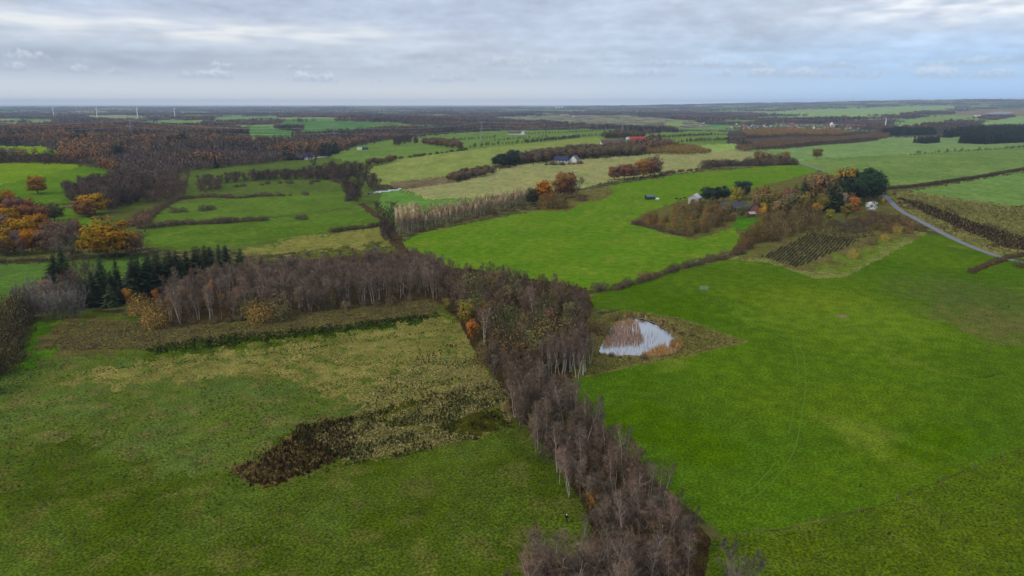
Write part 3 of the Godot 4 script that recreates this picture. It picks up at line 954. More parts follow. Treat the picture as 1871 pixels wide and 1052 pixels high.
func make_protos() -> void:
	for k in 5:
		proto("alder", bare({"h": 10.0, "spread": rng.randf_range(2.2, 3.0), "stems": 1 + k % 3, "lean": 0.28, "low": 0.12, "limbs": 15 - 3 * (k % 3), "twigs": 14, "droop": 0.0, "len": 0.95, "w": 0.042, "thick": 0.13, "bark": GREY_BARK, "tip": Color(0.18, 0.132, 0.09)}), 10.0)
	for k in 4:
		proto("birch", bare({"h": 13.0, "spread": rng.randf_range(1.9, 2.5), "stems": 1 + k % 2, "lean": 0.14, "low": 0.42, "limbs": 16 - 5 * (k % 2), "twigs": 12, "droop": 0.4, "len": 0.95, "w": 0.04, "thick": 0.11, "bark": PALE_BARK, "tip": Color(0.185, 0.13, 0.095)}), 13.0)
	for k in 4:
		proto("dull_birch", bare({"h": 12.0, "spread": rng.randf_range(1.9, 2.8), "stems": 1 + k % 3, "lean": 0.2, "low": 0.3, "limbs": 16 - 4 * (k % 3), "twigs": 13, "droop": 0.2, "len": 1.0, "w": 0.045, "thick": 0.1, "bark": Color(0.27, 0.22, 0.17), "tip": Color(0.185, 0.138, 0.10)}), 12.0)
	for k in 3:
		proto("round_alder", bare({"h": 10.0, "spread": 4.2, "stems": 2, "lean": 0.3, "low": 0.06, "limbs": 17, "twigs": 17, "droop": 0.0, "len": 1.1, "w": 0.065, "thick": 0.15, "bark": GREY_BARK, "tip": Color(0.13, 0.10, 0.075)}), 10.0)
	for k in 3:
		proto("grey_willow", bare({"h": 10.0, "spread": 3.4, "stems": 5, "lean": 0.42, "low": 0.12, "limbs": 8, "twigs": 15, "droop": -0.1, "len": 1.0, "w": 0.045, "thick": 0.13, "bark": Color(0.25, 0.22, 0.19), "tip": Color(0.21, 0.175, 0.15)}), 10.0)
	for k in 3:
		proto("oak", leafy({"h": 14.0, "spread": 6.4, "low": -0.06, "clumps": 44, "clump": 2.1, "leaves": 90, "leaf": 0.62, "thick": 0.4, "bark": GREY_BARK}), 14.0)
	for k in 3:
		proto("beech", leafy({"h": 13.0, "spread": 4.3, "low": -0.05, "clumps": 40, "clump": 1.7, "leaves": 75, "leaf": 0.52, "thick": 0.28, "bark": GREY_BARK}), 13.0)
	for k in 2:
		proto("maple", leafy({"h": 8.0, "spread": 2.6, "low": 0.04, "clumps": 26, "clump": 1.05, "leaves": 70, "leaf": 0.36, "thick": 0.14, "bark": GREY_BARK}), 8.0)
	for k in 3:
		proto("spruce", conifer({"h": 14.0, "spread": 5.0, "low": 0.03, "step": 0.36, "thick": 0.2, "bark": GREY_BARK}), 14.0)
	for k in 3:
		proto("pine", leafy({"h": 13.0, "spread": 4.2, "low": 0.05, "clumps": 44, "clump": 1.45, "leaves": 85, "leaf": 0.46, "thick": 0.24, "bark": Color(0.14, 0.09, 0.06)}), 13.0)
	for k in 3:
		proto("willow", bush({"h": 5.5, "spread": 3.6, "twigs": 2600, "leafy": 0.35, "leaf": 0.3, "len": 0.9, "w": 0.07, "bark": GREY_BARK, "tip": Color(0.17, 0.135, 0.06), "top": Color(0.28, 0.21, 0.06)}), 5.5, "foliage")
	for k in 3:
		proto("scrub", bush({"h": 3.2, "spread": 2.2, "twigs": 1100, "leafy": 0.3, "leaf": 0.26, "len": 0.7, "w": 0.06, "bark": GREY_BARK, "tip": Color(0.145, 0.115, 0.075), "top": Color(0.17, 0.145, 0.07)}), 3.2, "foliage")
	for k in 3:
		proto("poplar", bare({"h": 14.0, "spread": 0.95, "stems": 1, "lean": 0.0, "low": 0.3, "limbs": 14, "twigs": 9, "droop": -0.3, "len": 1.0, "w": 0.05, "thick": 0.075, "bark": Color(0.42, 0.37, 0.30), "tip": Color(0.30, 0.235, 0.16), "top": Color(0.85, 0.68, 0.40), "top_from": 0.45}), 14.0)
	for k in 2:
		proto("young_spruce", conifer({"h": 1.7, "spread": 0.72, "low": 0.02, "step": 0.2, "thick": 0.04, "bark": GREY_BARK, "spray": 0.45}), 1.7)

const DARK_TWIG := [Color(0.95, 0.95, 0.95), Color(0.8, 0.8, 0.82), Color(1.05, 0.98, 0.95), Color(1.1, 1.0, 0.85)]
const BIRCH_TWIG := [Color(1, 1, 1), Color(0.88, 0.9, 0.92), Color(1.12, 0.98, 0.92), Color(1.0, 1.0, 0.88)]
const ORANGE := Color(0.37, 0.13, 0.012)
const GOLD := Color(0.36, 0.185, 0.01)
const RUST := Color(0.25, 0.095, 0.028)
const BROWN := Color(0.21, 0.105, 0.05)
const OLIVE := Color(0.16, 0.15, 0.04)
const DARK_GREEN := Color(0.022, 0.036, 0.016)
const PINE_GREEN := Color(0.032, 0.06, 0.03)
const YELLOW := Color(0.62, 0.40, 0.02)

func near_plants() -> void:
	# the long hedge wood that comes down to the lower edge
	var hedge := "row of bare trees running down the middle"
	plants("birch_tree", "birch", scatter([935,765,985,722,1040,745,1120,830,1195,912,1255,985,1270,1200,950,1200,975,1100,1095,1060,1120,1015,1075,955,1010,870], 5.6, 1.3), 8.0, 12.5, BIRCH_TWIG, "bare pale-stemmed birch {at the lowest|at the lower|in the middle|at the upper} end of the long hedge wood", hedge)
	plants("alder_tree", "alder", scatter([920,745,975,700,1045,745,1125,832,1200,915,1262,990,1275,1200,1000,1200,1100,1080,1125,1015,1080,960,1010,870], 4.3, 1.3), 4.5, 9.0, DARK_TWIG, "bare dark alder {at the upper left|in the upper middle|in the lower middle|at the lower right} of the long hedge wood", hedge)
	plants("birch_tree", "birch", scatter([962,1098,1110,1090,1140,1075,1160,1190,950,1190], 3.4), 12.0, 15.0, BIRCH_TWIG, "tall bare birch with pale stem at the lower edge, left of the hedge wood's foot", "tall birches at the lower edge")
	plants("alder_tree", "alder", scatter([968,1100,1120,1085,1150,1180,950,1190], 3.2), 8.0, 11.0, DARK_TWIG, "bare dark alder among the tall birches at the lower edge", "alders at the lower edge")
	plant("birch_tree", "grey_willow", sight(1348, 1105), 10.0, 0.8, Color(0.9, 0.85, 0.85), "bare tree standing alone at the lower edge, right of the hedge wood", "")
	plants("dull_birch_tree", "dull_birch", scatter([930,765,985,722,1040,745,1120,830,1195,912,1255,985,1270,1200,1000,1200,1090,1070,1120,1015,1075,955,1010,870], 5.5, 1.4), 6.5, 10.5, BIRCH_TWIG, "bare brown tree {at the upper left|in the upper middle|in the lower middle|at the lower right} of the long hedge wood", hedge + ", brown", "tree", 1.1)
	plants("willow_bush", "willow", along([960,760,1010,800,1080,880,1150,950,1210,1020], 11.0, 4.0), 2.6, 4.6, [Color(0.85, 0.9, 0.7), Color(1.0, 0.85, 0.7), Color(0.8, 0.7, 0.62)], "low bush {at the upper end|in the middle|at the lower end} under the long hedge wood", "bushes under the hedge wood", "bush")
	plant("maple_tree", "maple", sight(1085, 935), 5.5, 0.75, Color(0.40, 0.17, 0.02), "small orange-leaved tree on the left side of the hedge wood above the person")
	plant("maple_tree", "maple", sight(1208, 1035), 3.5, 0.7, Color(0.42, 0.30, 0.03), "small yellow-leaved tree inside the lowest part of the hedge wood")
	plant("maple_tree", "maple", sight(1055, 1090), 5.5, 0.7, Color(0.28, 0.12, 0.05), "small rust-leaved tree among the birches at the lower edge")
	# the broad thicket beside the pond
	var core := "bare trees of the thicket beside the pond"
	plants("alder_tree", "alder", scatter([800,515,900,505,1055,545,1075,580,1075,640,1070,672,1000,680,940,665,880,640,845,590,800,555], 4.8, 1.3), 5.5, 10.0, DARK_TWIG, "bare dark alder {at the left side|left of the middle|right of the middle|on the pond side} of the broad thicket", core)
	plants("birch_tree", "birch", scatter([985,680,1075,640,1080,672,1060,694,1010,690], 2.6), 9.5, 11.5, [Color(0.95, 0.85, 0.85), Color(0.85, 0.8, 0.8)], "slender bare birch in the close stand at the lower right of the thicket", "birches at the thicket's lower right end")
	plants("alder_tree", "alder", scatter([890,650,960,670,1010,700,985,730,930,740,900,700], 4.2), 6.5, 9.0, DARK_TWIG, "bare alder where the thicket narrows to the hedge wood", core)
	plants("willow_bush", "willow", [sight(905, 612), sight(945, 632), sight(915, 580), sight(1000, 575), sight(1045, 610), sight(950, 545), sight(1030, 560), sight(860, 545), sight(985, 655), sight(1040, 650), sight(900, 540), sight(930, 600), sight(960, 612), sight(990, 600), sight(1005, 640), sight(925, 655), sight(890, 660), sight(980, 560), sight(870, 570)], 7.0, 10.5, [Color(0.72, 0.92, 0.75), Color(0.6, 0.8, 0.62), Color(1.0, 0.92, 0.75), Color(0.95, 0.8, 0.68)], "olive-green willow bush among bare alders in the thicket left of the pond", "olive willows in the thicket", "bush", 0.85)
	plants("maple_tree", "maple", [sight(930, 560), sight(1040, 585), sight(890, 585), sight(950, 665), sight(1000, 620)], 7.0, 9.5, [Color(0.2, 0.15, 0.05), Color(0.17, 0.14, 0.05), Color(0.25, 0.13, 0.04)], "olive-brown leafy tree among the bare alders of the pond thicket", "leafy trees in the pond thicket")
	plant("maple_tree", "beech", sight(852, 598), 11.5, 0.85, Color(0.26, 0.21, 0.02), "yellow-green leafy tree at the left side of the pond thicket")
	plant("maple_tree", "maple", sight(818, 572), 6.0, 1.0, Color(0.2, 0.165, 0.03), "olive-yellow bush-like tree left of the yellow-green tree")
	plant("maple_tree", "maple", sight(863, 622), 8.5, 0.75, Color(0.5, 0.19, 0.02), "bright orange small tree on the left edge of the pond thicket")
	plant("maple_tree", "maple", sight(1008, 598), 7.5, 0.85, Color(0.19, 0.1, 0.05), "brown-leaved tree in the middle of the pond thicket")
	plant("birch_tree", "birch", sight(885, 630), 13.0, 1.2, Color(1.3, 1.0, 0.95), "tall reddish bare birch beside the bright orange small tree")
	plant("birch_tree", "birch", sight(975, 585), 13.5, 1.1, Color(1.15, 1.05, 1.05), "tall pale-stemmed birch rising from the middle of the thicket")
	# the birch wood
	var wood := scatter([285,588,300,556,345,530,450,510,600,498,745,492,815,508,800,545,700,556,600,566,440,585,330,596], 4.1, 1.5)
	var pale := []
	var dull := []
	for p in wood:
		var q := broad.get_noise_2d(p.x * 2.2, p.z * 2.2)
		if q < -0.42: continue
		if rng.randf() < 0.5 - 0.3 * smoothstep(-120.0, -40.0, p.x): pale.append(p)
		else: dull.append(p)
	plants("birch_tree", "birch", pale, 8.5, 13.0, BIRCH_TWIG, "bare white-stemmed birch {at the left end|left of the willow domes|behind the willow domes|right of the willow domes|at the right end} of the birch wood", "birches of the wood beyond the left meadow", "tree", 1.1)
	plants("dull_birch_tree", "dull_birch", dull, 7.5, 12.0, BIRCH_TWIG, "bare brown-stemmed tree {at the left end|left of the willow domes|behind the willow domes|right of the willow domes|at the right end} of the birch wood", "brown-stemmed trees of the birch wood", "tree", 1.2)
	plants("scrub_bush", "scrub", along([300,592,360,592,420,586,500,578], 5.0, 2.0), 1.6, 3.4, [Color(1.0, 0.95, 0.7), Color(0.85, 0.8, 0.65)], "low brown bush along the front of the birch wood", "front bushes of the birch wood", "bush", 1.3)
	plants("maple_tree", "maple", [sight(330, 566), sight(408, 566), sight(372, 552), sight(455, 552), sight(350, 552)], 7.0, 9.5, [Color(0.36, 0.17, 0.05), Color(0.3, 0.14, 0.06)], "rusty-leaved birch inside the left part of the birch wood", "rusty birches in the left part of the wood", "tree", 0.45)
	plants("alder_tree", "alder", along([560,500,640,490,740,482,800,496,850,500], 5.0, 3.0), 6.0, 8.0, DARK_TWIG, "bare dark tree behind the birch wood by the green pasture", "trees behind the birch wood")
	plants("scrub_bush", "scrub", along([600,566,700,556,780,548], 6.0, 1.5), 2.0, 4.0, DARK_TWIG, "low bare bush at the foot of the birch wood", "bushes under the birch wood", "bush")
	for e in [[318,578,9.5,0.62,0.45,0.19,0.03,"orange-leaved birch at the left front of the birch wood"], [363,574,8.0,0.5,0.36,0.2,0.04,"dull gold small tree among the front birches"], [388,560,12.0,0.42,0.40,0.15,0.04,"orange-topped birch inside the front of the birch wood"], [345,568,10.0,0.42,0.36,0.14,0.05,"rusty-leaved birch near the orange-leaved birch"], [436,565,10.5,0.4,0.34,0.14,0.06,"rust-leaved birch behind the ochre willow domes"], [287,560,8.5,0.5,0.42,0.15,0.02,"orange small tree just right of the dark spruces"]]:
		plant("maple_tree", "maple", sight(e[0], e[1]), e[2], e[3], Color(e[4], e[5], e[6]), e[7])
	for e in [[258,574,7.6,0.95,"ochre willow dome left of the birch wood, behind another"], [284,597,8.2,0.95,"ochre willow dome at the left front corner of the birch wood"], [478,587,7.4,1.0,"yellowish willow dome in front of the birch wood"], [456,577,8.6,0.9,"grey-green willow dome behind the yellowish willow dome"], [512,581,8.4,0.9,"olive willow dome right of the yellowish willow dome"], [605,562,6.0,0.9,"dark willow bush at the foot of the birch wood"]]:
		var warm := Color(0.6, 0.6, 0.6) if "dark" in e[4] else Color(0.85, 0.9, 0.85) if "olive" in e[4] or "grey" in e[4] else Color(1.5, 1.2, 0.75)
		plant("willow_bush", "willow", sight(e[0], e[1]), e[2], e[3], warm, e[4], "", "bush")
	# left group: grey willows, conifers
	plants("grey_willow", "grey_willow", [sight(75, 578), sight(92, 582), sight(110, 582), sight(130, 580), sight(148, 578), sight(60, 570), sight(120, 566), sight(84, 560), sight(50, 582)], 10.0, 12.5, [Color(1, 1, 1), Color(0.9, 0.9, 0.95)], "bare grey willow in the clump left of the dark spruces", "grey willows at the left", "tree", 0.85)
	plant("maple_tree", "maple", sight(88, 552), 9.5, 1.25, Color(0.42, 0.2, 0.03), "orange-leaved rounded tree behind the grey willows")
	plant("maple_tree", "maple", sight(235, 556), 7.5, 0.72, Color(0.45, 0.2, 0.02), "small bright orange tree in front of the dark spruces")
	plants("dark_bush", "willow", [sight(-15, 690), sight(8, 678), sight(22, 660), sight(-20, 650), sight(-5, 622), sight(28, 632), sight(35, 610), sight(-30, 720), sight(10, 600), sight(42, 588), sight(20, 640), sight(-10, 640), sight(0, 655)], 8.5, 12.0, [Color(0.42, 0.5, 0.6), Color(0.48, 0.52, 0.6), Color(0.55, 0.55, 0.5)], "tall dark olive bush in the clump at the left edge", "dark bushes at the left edge", "bush", 0.62)
	plant("dark_bush", "willow", sight(18, 596), 10.5, 0.7, Color(1.1, 0.95, 0.6), "ochre-topped tall bush behind the dark bushes at the left edge", "", "bush")
	plants("dark_bush", "willow", [sight(62, 565), sight(48, 560), sight(35, 575)], 6.0, 7.5, [Color(0.7, 0.6, 0.62)], "brownish bush between the left edge clump and the grey willows", "brown bushes by the grey willows", "bush", 0.8)
	for e in [[100,528,15.0,1.15],[122,518,17.0,1.0],[178,556,13.0,1.1],[190,538,16.5,0.85],[216,530,13.5,0.75],[204,560,9.0,1.1],[165,560,10.0,1.1],[245,548,15.0,1.1],[262,545,17.0,1.15],[280,542,16.5,1.05],[297,535,16.0,1.1],[316,530,16.5,1.0],[338,528,13.5,1.1],[360,522,16.5,1.0],[378,520,17.0,0.95],[402,512,16.0,0.95],[420,508,14.5,0.9],[440,505,12.5,1.1],[250,532,15.0,1.2],[270,528,15.5,1.2],[288,530,14.5,1.25],[305,524,15.0,1.2],[326,522,15.0,1.2],[348,518,14.0,1.2],[368,512,15.0,1.2],[390,508,14.0,1.2],[412,502,13.5,1.2],[185,548,12.0,1.2],[208,545,11.0,1.2],[225,552,8.0,1.2],[150,552,9.0,1.1]]:
		plant("spruce_tree", "spruce", sight(e[0], e[1]), e[2], e[3], DARK_GREEN if rng.randf() < 0.7 else Color(0.05, 0.07, 0.03), "dark spruce in the row left of and behind the birch wood", "dark spruces behind the birch wood")
	plants("alder_tree", "alder", [sight(140, 545), sight(152, 540), sight(165, 535), sight(150, 530), sight(128, 545)], 11.0, 13.0, [Color(0.85, 0.82, 0.8)], "bare dark tree among the spruces at the left", "bare trees among the spruces")
	plant("maple_tree", "maple", sight(118, 548), 9.0, 1.1, Color(0.14, 0.12, 0.03), "olive tree between the spruces and the grey willows")
	# big autumn oaks at the left
	var oaks := [[8,466,15,1.0,0],[30,462,13,0.9,4],[60,462,14,0.85,1],[85,463,13.5,0.9,3],[-25,462,15,1.0,1],[45,440,15,1.0,0],[8,435,15,1.0,3],[-25,432,16,1.0,0],[95,440,13,0.95,2],[70,428,13,1.0,1],[122,444,13,0.85,3],[140,436,12,0.8,2],[20,418,15,0.95,0],[50,412,14,0.95,2],[-15,408,15,1.0,1],[78,410,13,0.95,2],[100,403,12,1.0,5],[88,396,10.5,0.9,5],[30,398,15,0.95,3],[0,392,15,1.0,0],[58,396,13,0.9,2],[-30,395,15,1.0,1],[15,380,14,0.9,1],[197,470,20.5,1.3,6],[232,462,13,0.75,7],[248,458,10,0.8,2],[156,396,13,1.0,2],[174,391,15.5,1.25,6],[70,354,16.5,1.05,6],[148,392,10,0.8,2]]
	var kinds := [[GOLD, "golden"], [ORANGE, "orange"], [RUST, "rust-brown"], [BROWN, "brown"], [Color(0.17, 0.11, 0.09), "greyish brown"], [Color(0.09, 0.1, 0.025), "dark green"], [Color(0.34, 0.185, 0.008), "golden yellow"], [OLIVE, "olive"]]
	for e in oaks:
		var k: Array = kinds[e[4]]
		var label := "%s autumn oak in the wood edge at the left" % k[1]
		var group := "%s oaks at the left wood edge" % k[1]
		if e[0] == 197: label = "big round golden yellow oak right of the bare grey tree"; group = ""
		if e[0] == 174: label = "golden yellow oak at the foot of the bare copse on the slope"; group = ""
		if e[0] == 70: label = "golden orange oak standing alone on the lime green hill"; group = ""
		plant("oak_tree", "oak", sight(e[0], e[1]), e[2], e[3] * 1.15, shade(k[0], rng.randf_range(0.85, 1.15)), label, group)
	plant("grey_willow", "round_alder", sight(130, 471), 16.5, 1.25, Color(1.45, 1.35, 1.4), "large bare grey tree beside the big round golden oak", "")
	plants("alder_tree", "alder", [sight(12, 470), sight(0, 468), sight(40, 468), sight(100, 468), sight(215, 470), sight(255, 466), sight(112, 468), sight(240, 470)], 9.0, 12.0, [Color(0.8, 0.75, 0.78)], "bare dark tree at the foot of the autumn oaks at the left", "bare trees under the left oaks", "tree", 1.4)
	plants("scrub_bush", "scrub", along([-40,482,0,480,40,477,92,476], 2.2, 0.5), 1.8, 2.6, [Color(0.8, 0.8, 0.75)], "low brown bush in the clipped hedge at the left edge", "hedge bushes at the left edge", "bush")

func mid_plants() -> void:
	# bare copse and scrub on the left slope
	plants("copse_tree", "round_alder", scatter([120,365,160,352,215,340,262,338,275,358,235,378,205,388,165,378], 7.0), 11.0, 14.0, [Color(0.95, 0.88, 0.95), Color(1.05, 0.92, 0.92), Color(0.85, 0.8, 0.85)], "bare grey-purple tree in the copse on the left slope", "bare copse on the left slope", "tree", 0.95)
	plants("copse_tree", "alder", scatter([255,352,300,330,345,340,335,360,300,372,270,372], 7.0), 7.0, 10.0, [Color(0.8, 0.72, 0.72)], "bare bushy tree at the right end of the slope copse", "bare trees right of the slope copse", "tree", 1.5)
	plants("spruce_tree", "spruce", [sight(272, 350), sight(284, 352), sight(395, 307)], 12.0, 15.0, [DARK_GREEN], "dark spruce standing alone in the bare woods of the left valley side", "single spruces on the valley side")
	plants("scrub_bush", "scrub", along([230,415,262,402,290,385,310,372,330,360], 4.0, 2.0), 2.4, 4.2, [Color(1.0, 0.85, 0.75), Color(0.8, 0.78, 0.72)], "brown bush along the foot of the left slope", "bushes at the slope foot", "bush", 1.4)
	plants("scrub_bush", "scrub", along([248,412,262,395,272,392,265,410], 3.0, 2.5), 3.0, 5.0, [Color(1.25, 0.9, 0.8)], "reddish brown bush at the valley corner by the two white birds", "reddish bushes at the valley corner", "bush", 1.3)
	plants("scrub_bush", "scrub", along([255,418,330,410,400,408,440,405,492,402], 2.4, 1.0), 2.4, 4.6, [Color(1.0, 0.95, 0.75), Color(0.85, 0.85, 0.7)], "olive bush in the ditch row across the valley fields", "ditch row bushes in the valley", "bush", 1.25)
	plants("scrub_bush", "scrub", along([312,365,380,360,440,362,480,358,528,358], 2.8, 1.2), 2.4, 4.2, [Color(0.95, 0.9, 0.75)], "olive bush in the second ditch row of the valley", "second ditch row bushes", "bush", 1.25)
	plants("scrub_bush", "scrub", [sight(318, 388), sight(335, 387), sight(372, 385), sight(385, 383), sight(558, 356), sight(545, 400), sight(555, 401)], 3.0, 4.6, [Color(0.85, 0.85, 0.75)], "lone bush on the open valley field", "lone bushes in the valley", "bush", 1.4)
	plants("scrub_bush", "scrub", along([606,424,640,420,680,415,712,408], 2.4, 1.0), 2.4, 3.8, [Color(0.8, 0.78, 0.65)], "dark bush in the hedge left of the pale poplars", "hedge bushes left of the poplars", "bush", 1.2)
	plants("scrub_bush", "scrub", along([612,330,650,345,640,362,630,368], 3.4, 3.0), 2.4, 4.0, [Color(0.8, 0.85, 0.7)], "bush by the stream trees in the valley", "stream bushes", "bush", 1.3)
	for e in [[704,412,12,1.3],[712,420,8,1.2],[706,441,8,1.15],[712,438,7.5,1.2],[700,436,6,1.2],[640,362,11,1.25],[655,371,14,1.15],[648,368,12,1.2],[684,348,12,1.2],[676,345,11,1.25],[633,356,10,1.3],[690,350,9,1.1],[662,342,9,1.2],[668,330,13,1.3],[655,328,13,1.4],[645,322,12,1.4],[630,318,9,1.3],[612,316,8,1.4],[605,313,9,1.2],[574,304,12,1.1]]:
		plant("stream_alder", "round_alder", sight(e[0], e[1]), e[2] * 1.15, e[3] * 0.85, Color(0.72, 0.66, 0.62), "round-crowned dark alder along the stream in the valley", "alders along the stream")
	plants("copse_tree", "round_alder", scatter([350,338,420,330,490,322,560,318,600,312,660,318,640,332,560,328,480,330,400,338], 8.5), 5.0, 8.5, [Color(0.9, 0.75, 0.72), Color(0.75, 0.7, 0.66)], "low bare alder in the scrub band across the valley", "scrub band across the valley", "tree", 1.4)
	plants("copse_tree", "alder", scatter([360,348,380,338,400,340,410,350,380,356], 8.0), 8.0, 11.0, [Color(0.7, 0.66, 0.66)], "bare tree at the left end of the valley scrub band", "bare trees left in the valley", "tree", 1.2)
	plants("scrub_bush", "scrub", along([380,345,440,342,500,335,560,335,620,325], 7.0, 6.0), 2.4, 4.0, [Color(0.75, 0.75, 0.65)], "dark low bush before the valley scrub band", "bushes before the scrub band", "bush", 1.4)
	plants("scrub_bush", "scrub", along([995,301,1015,301,1040,301,1062,299], 6.0, 2.0), 2.5, 5.0, [Color(0.8, 0.85, 0.7), Color(1.0, 0.85, 0.7)], "garden bush before the blue-roofed house", "garden bushes before the blue-roofed house", "bush", 1.4)
	# pale poplars
	plants("poplar_tree", "poplar", scatter([722,429,748,427,768,421,770,404,724,408], 2.7), 12.0, 15.5, [Color(1, 1, 1), Color(1.1, 1.05, 0.95)], "tall pale young poplar at the high left end of the plantation strip", "high poplars at the left end of the strip", "tree", 1.1)
	plants("poplar_tree", "poplar", scatter([768,421,800,413,870,396,905,387,960,374,990,364,960,361,880,376,800,392,770,404], 3.0), 8.0, 10.5, [Color(0.9, 0.88, 0.88), Color(1, 0.95, 0.9)], "pale young poplar {near the high left end|in the left half|in the right half|at the low right end} of the poplar strip", "poplars of the plantation strip", "tree", 1.1)
	plants("scrub_bush", "scrub", along([770,424,830,408,890,393,960,378], 4.0, 1.0), 1.4, 2.4, [Color(1.0, 0.85, 0.7)], "low brown bush along the foot of the poplar strip", "bushes under the poplars", "bush")
	plant("willow_bush", "willow", sight(899, 391), 5.2, 0.95, Color(0.62, 0.62, 0.5), "dark round bush standing before the poplar strip", "", "bush")
	# field trees behind the pasture
	for e in [["beech",974,374,8.5,1.0,Color(0.05, 0.06, 0.012),"dark green round tree left of the orange field trees"],["beech",998,374,12,1.0,ORANGE,"bright orange tree in the field group left of the pasture"],["oak",1030,362,13.5,0.75,Color(0.27, 0.12, 0.04),"tall rust-brown tree in the field group"],["willow",1000,380,8.0,1.0,Color(1.0, 0.8, 0.55),"olive brown broad bush in front of the orange tree"],["willow",1020,380,8.0,1.0,Color(0.85, 0.72, 0.62),"brown broad bush right of the olive brown bush"],["grey_willow",1048,360,9,1.0,Color(0.9,0.85,0.75),"bare grey tree at the right end of the field group"],["scrub",1062,366,4.5,1.3,Color(0.9,0.8,0.65),"brown bush on the tawny grass right of the field group"]]:
		var b: bool = e[0] in ["willow", "scrub"]
		plant("willow_bush" if e[0] == "willow" else "scrub_bush" if e[0] == "scrub" else "field_tree", e[0], sight(e[1], e[2]), e[3] * (1.35 if b else 1.7), e[4] * (1.1 if b else 1.35), e[5], e[6], "", "bush" if b else "tree")
	for e in [[1122,328,9.5,"oak",Color(0.23,0.13,0.07),"brown"],[1140,327,11,"oak",Color(0.30,0.13,0.05),"rust"],[1158,325,10,"oak",Color(0.26,0.16,0.05),"dull gold"],[1175,324,13,"oak",Color(0.32,0.14,0.03),"orange-brown"],[1196,320,14,"oak",Color(0.22,0.13,0.085),"grey-brown"],[1188,321,12,"oak",Color(0.27,0.13,0.05),"russet"]]:
		plant("oak_tree", e[3], sight(e[0], e[1]), e[2] * 1.5, 1.1, e[4], "%s oak in the row of field trees above the bright pasture" % e[5], "")
	plants("scrub_bush", "scrub", along([1205,320,1225,316,1260,312,1300,306], 4.5, 1.5), 2.0, 4.0, [Color(0.9, 0.75, 0.6)], "brown bush in the hedge above the bright pasture", "hedge bushes above the pasture", "bush", 1.4)
	plants("scrub_bush", "scrub", along([1295,305,1330,302,1380,302,1440,300,1450,300], 3.6, 4.0), 6.0, 10.0, [Color(0.85, 0.78, 0.66), Color(0.7, 0.66, 0.6)], "tall bush in the thicket right of the field oaks", "thicket bushes right of the field oaks", "bush", 1.3)
	plants("field_tree", "beech", [sight(1393, 300), sight(1405, 299), sight(1420, 299), sight(1432, 298), sight(1384, 297)], 13.0, 17.0, [Color(0.26, 0.17, 0.06), Color(0.3, 0.2, 0.05)], "golden brown tree in the thicket right of the field oaks", "golden trees in the field thicket", "tree", 1.1)
	plant("oak_tree", "oak", sight(1492, 289), 14.0, 1.1, Color(0.22, 0.15, 0.04), "lone round olive-brown oak in the grey-green field")
	# around the farm copse
	plants("willow_bush", "willow", scatter([1172,410,1230,392,1290,384,1340,388,1345,405,1310,418,1272,432,1240,426], 8.5, 1.3), 4.5, 10.0, [Color(0.95, 0.9, 0.85), Color(1.5, 1.25, 0.85), Color(0.9, 0.75, 0.7), Color(0.95, 1.05, 0.85), Color(1.25, 0.95, 0.65)], "brown and olive bush {at the left tip|in the left half|in the right half|at the right end} of the farm thicket", "thicket left of the farm garden", "bush", 0.72)
	plants("thicket_tree", "beech", [sight(1292, 412), sight(1318, 402), sight(1270, 405), sight(1330, 396), sight(1305, 396), sight(1352, 398), sight(1245, 402)], 8.0, 11.5, [Color(0.26, 0.19, 0.05), Color(0.2, 0.17, 0.05), Color(0.24, 0.13, 0.05), Color(0.17, 0.15, 0.06)], "olive and gold tree standing in the farm thicket before the farmhouse", "trees of the farm thicket", "tree", 0.95)
	plant("maple_tree", "maple", sight(1300, 392), 7.5, 1.2, Color(0.36, 0.2, 0.02), "golden leaved tree in the thicket before the farmhouse roof")
	plant("maple_tree", "maple", sight(1360, 392), 7.0, 0.9, Color(0.22, 0.21, 0.12), "pale grey-green tree before the farmhouse roof")
	plants("scrub_bush", "scrub", along([1155,408,1180,414,1220,424,1262,433], 2.4, 1.2), 2.0, 3.4, [Color(0.95, 0.78, 0.66)], "low brown bush along the lower edge of the farm thicket", "edge bushes of the farm thicket", "bush", 1.2)
	plants("pine_tree", "pine", [sight(1288, 372), sight(1298, 371), sight(1310, 370), sight(1320, 369), sight(1303, 373)], 12.0, 15.0, [PINE_GREEN], "dark pine right of the white-fronted barn", "dark pines by the barn", "tree", 0.95)
	plant("maple_tree", "beech", sight(1342, 383), 17.5, 1.0, Color(0.30, 0.23, 0.02), "rounded olive-gold tree between the dark pines behind the farmhouse")
	plants("pine_tree", "pine", [sight(1362, 366), sight(1352, 364)], 15.0, 17.0, [PINE_GREEN], "dark pine right of the rounded olive-gold tree", "pines right of the olive-gold tree")
	plants("copse_maple", "beech", [sight(1440, 400), sight(1462, 396), sight(1392, 380), sight(1425, 402), sight(1400, 398), sight(1416, 380), sight(1432, 376), sight(1480, 376), sight(1385, 388), sight(1405, 384)], 14.0, 20.0, [Color(0.24, 0.15, 0.06), Color(0.2, 0.12, 0.06), Color(0.26, 0.17, 0.04), Color(0.17, 0.13, 0.05)], "brown and olive tree filling the middle of the farm copse", "brown trees of the farm copse", "tree", 1.1)
	for e in [[1452,390,19.0,1.1,"spruce"],[1470,392,21.0,1.0,"spruce"],[1461,378,20.0,1.0,"spruce"],[1512,384,19.0,1.15,"spruce"],[1528,386,18.0,1.1,"spruce"],[1540,380,18.0,1.1,"spruce"],[1520,372,20.0,1.0,"spruce"]]:
		plant("spruce_tree", e[4], sight(e[0], e[1]), e[2], e[3], PINE_GREEN, "dark spruce in the farm copse", "spruces of the farm copse")
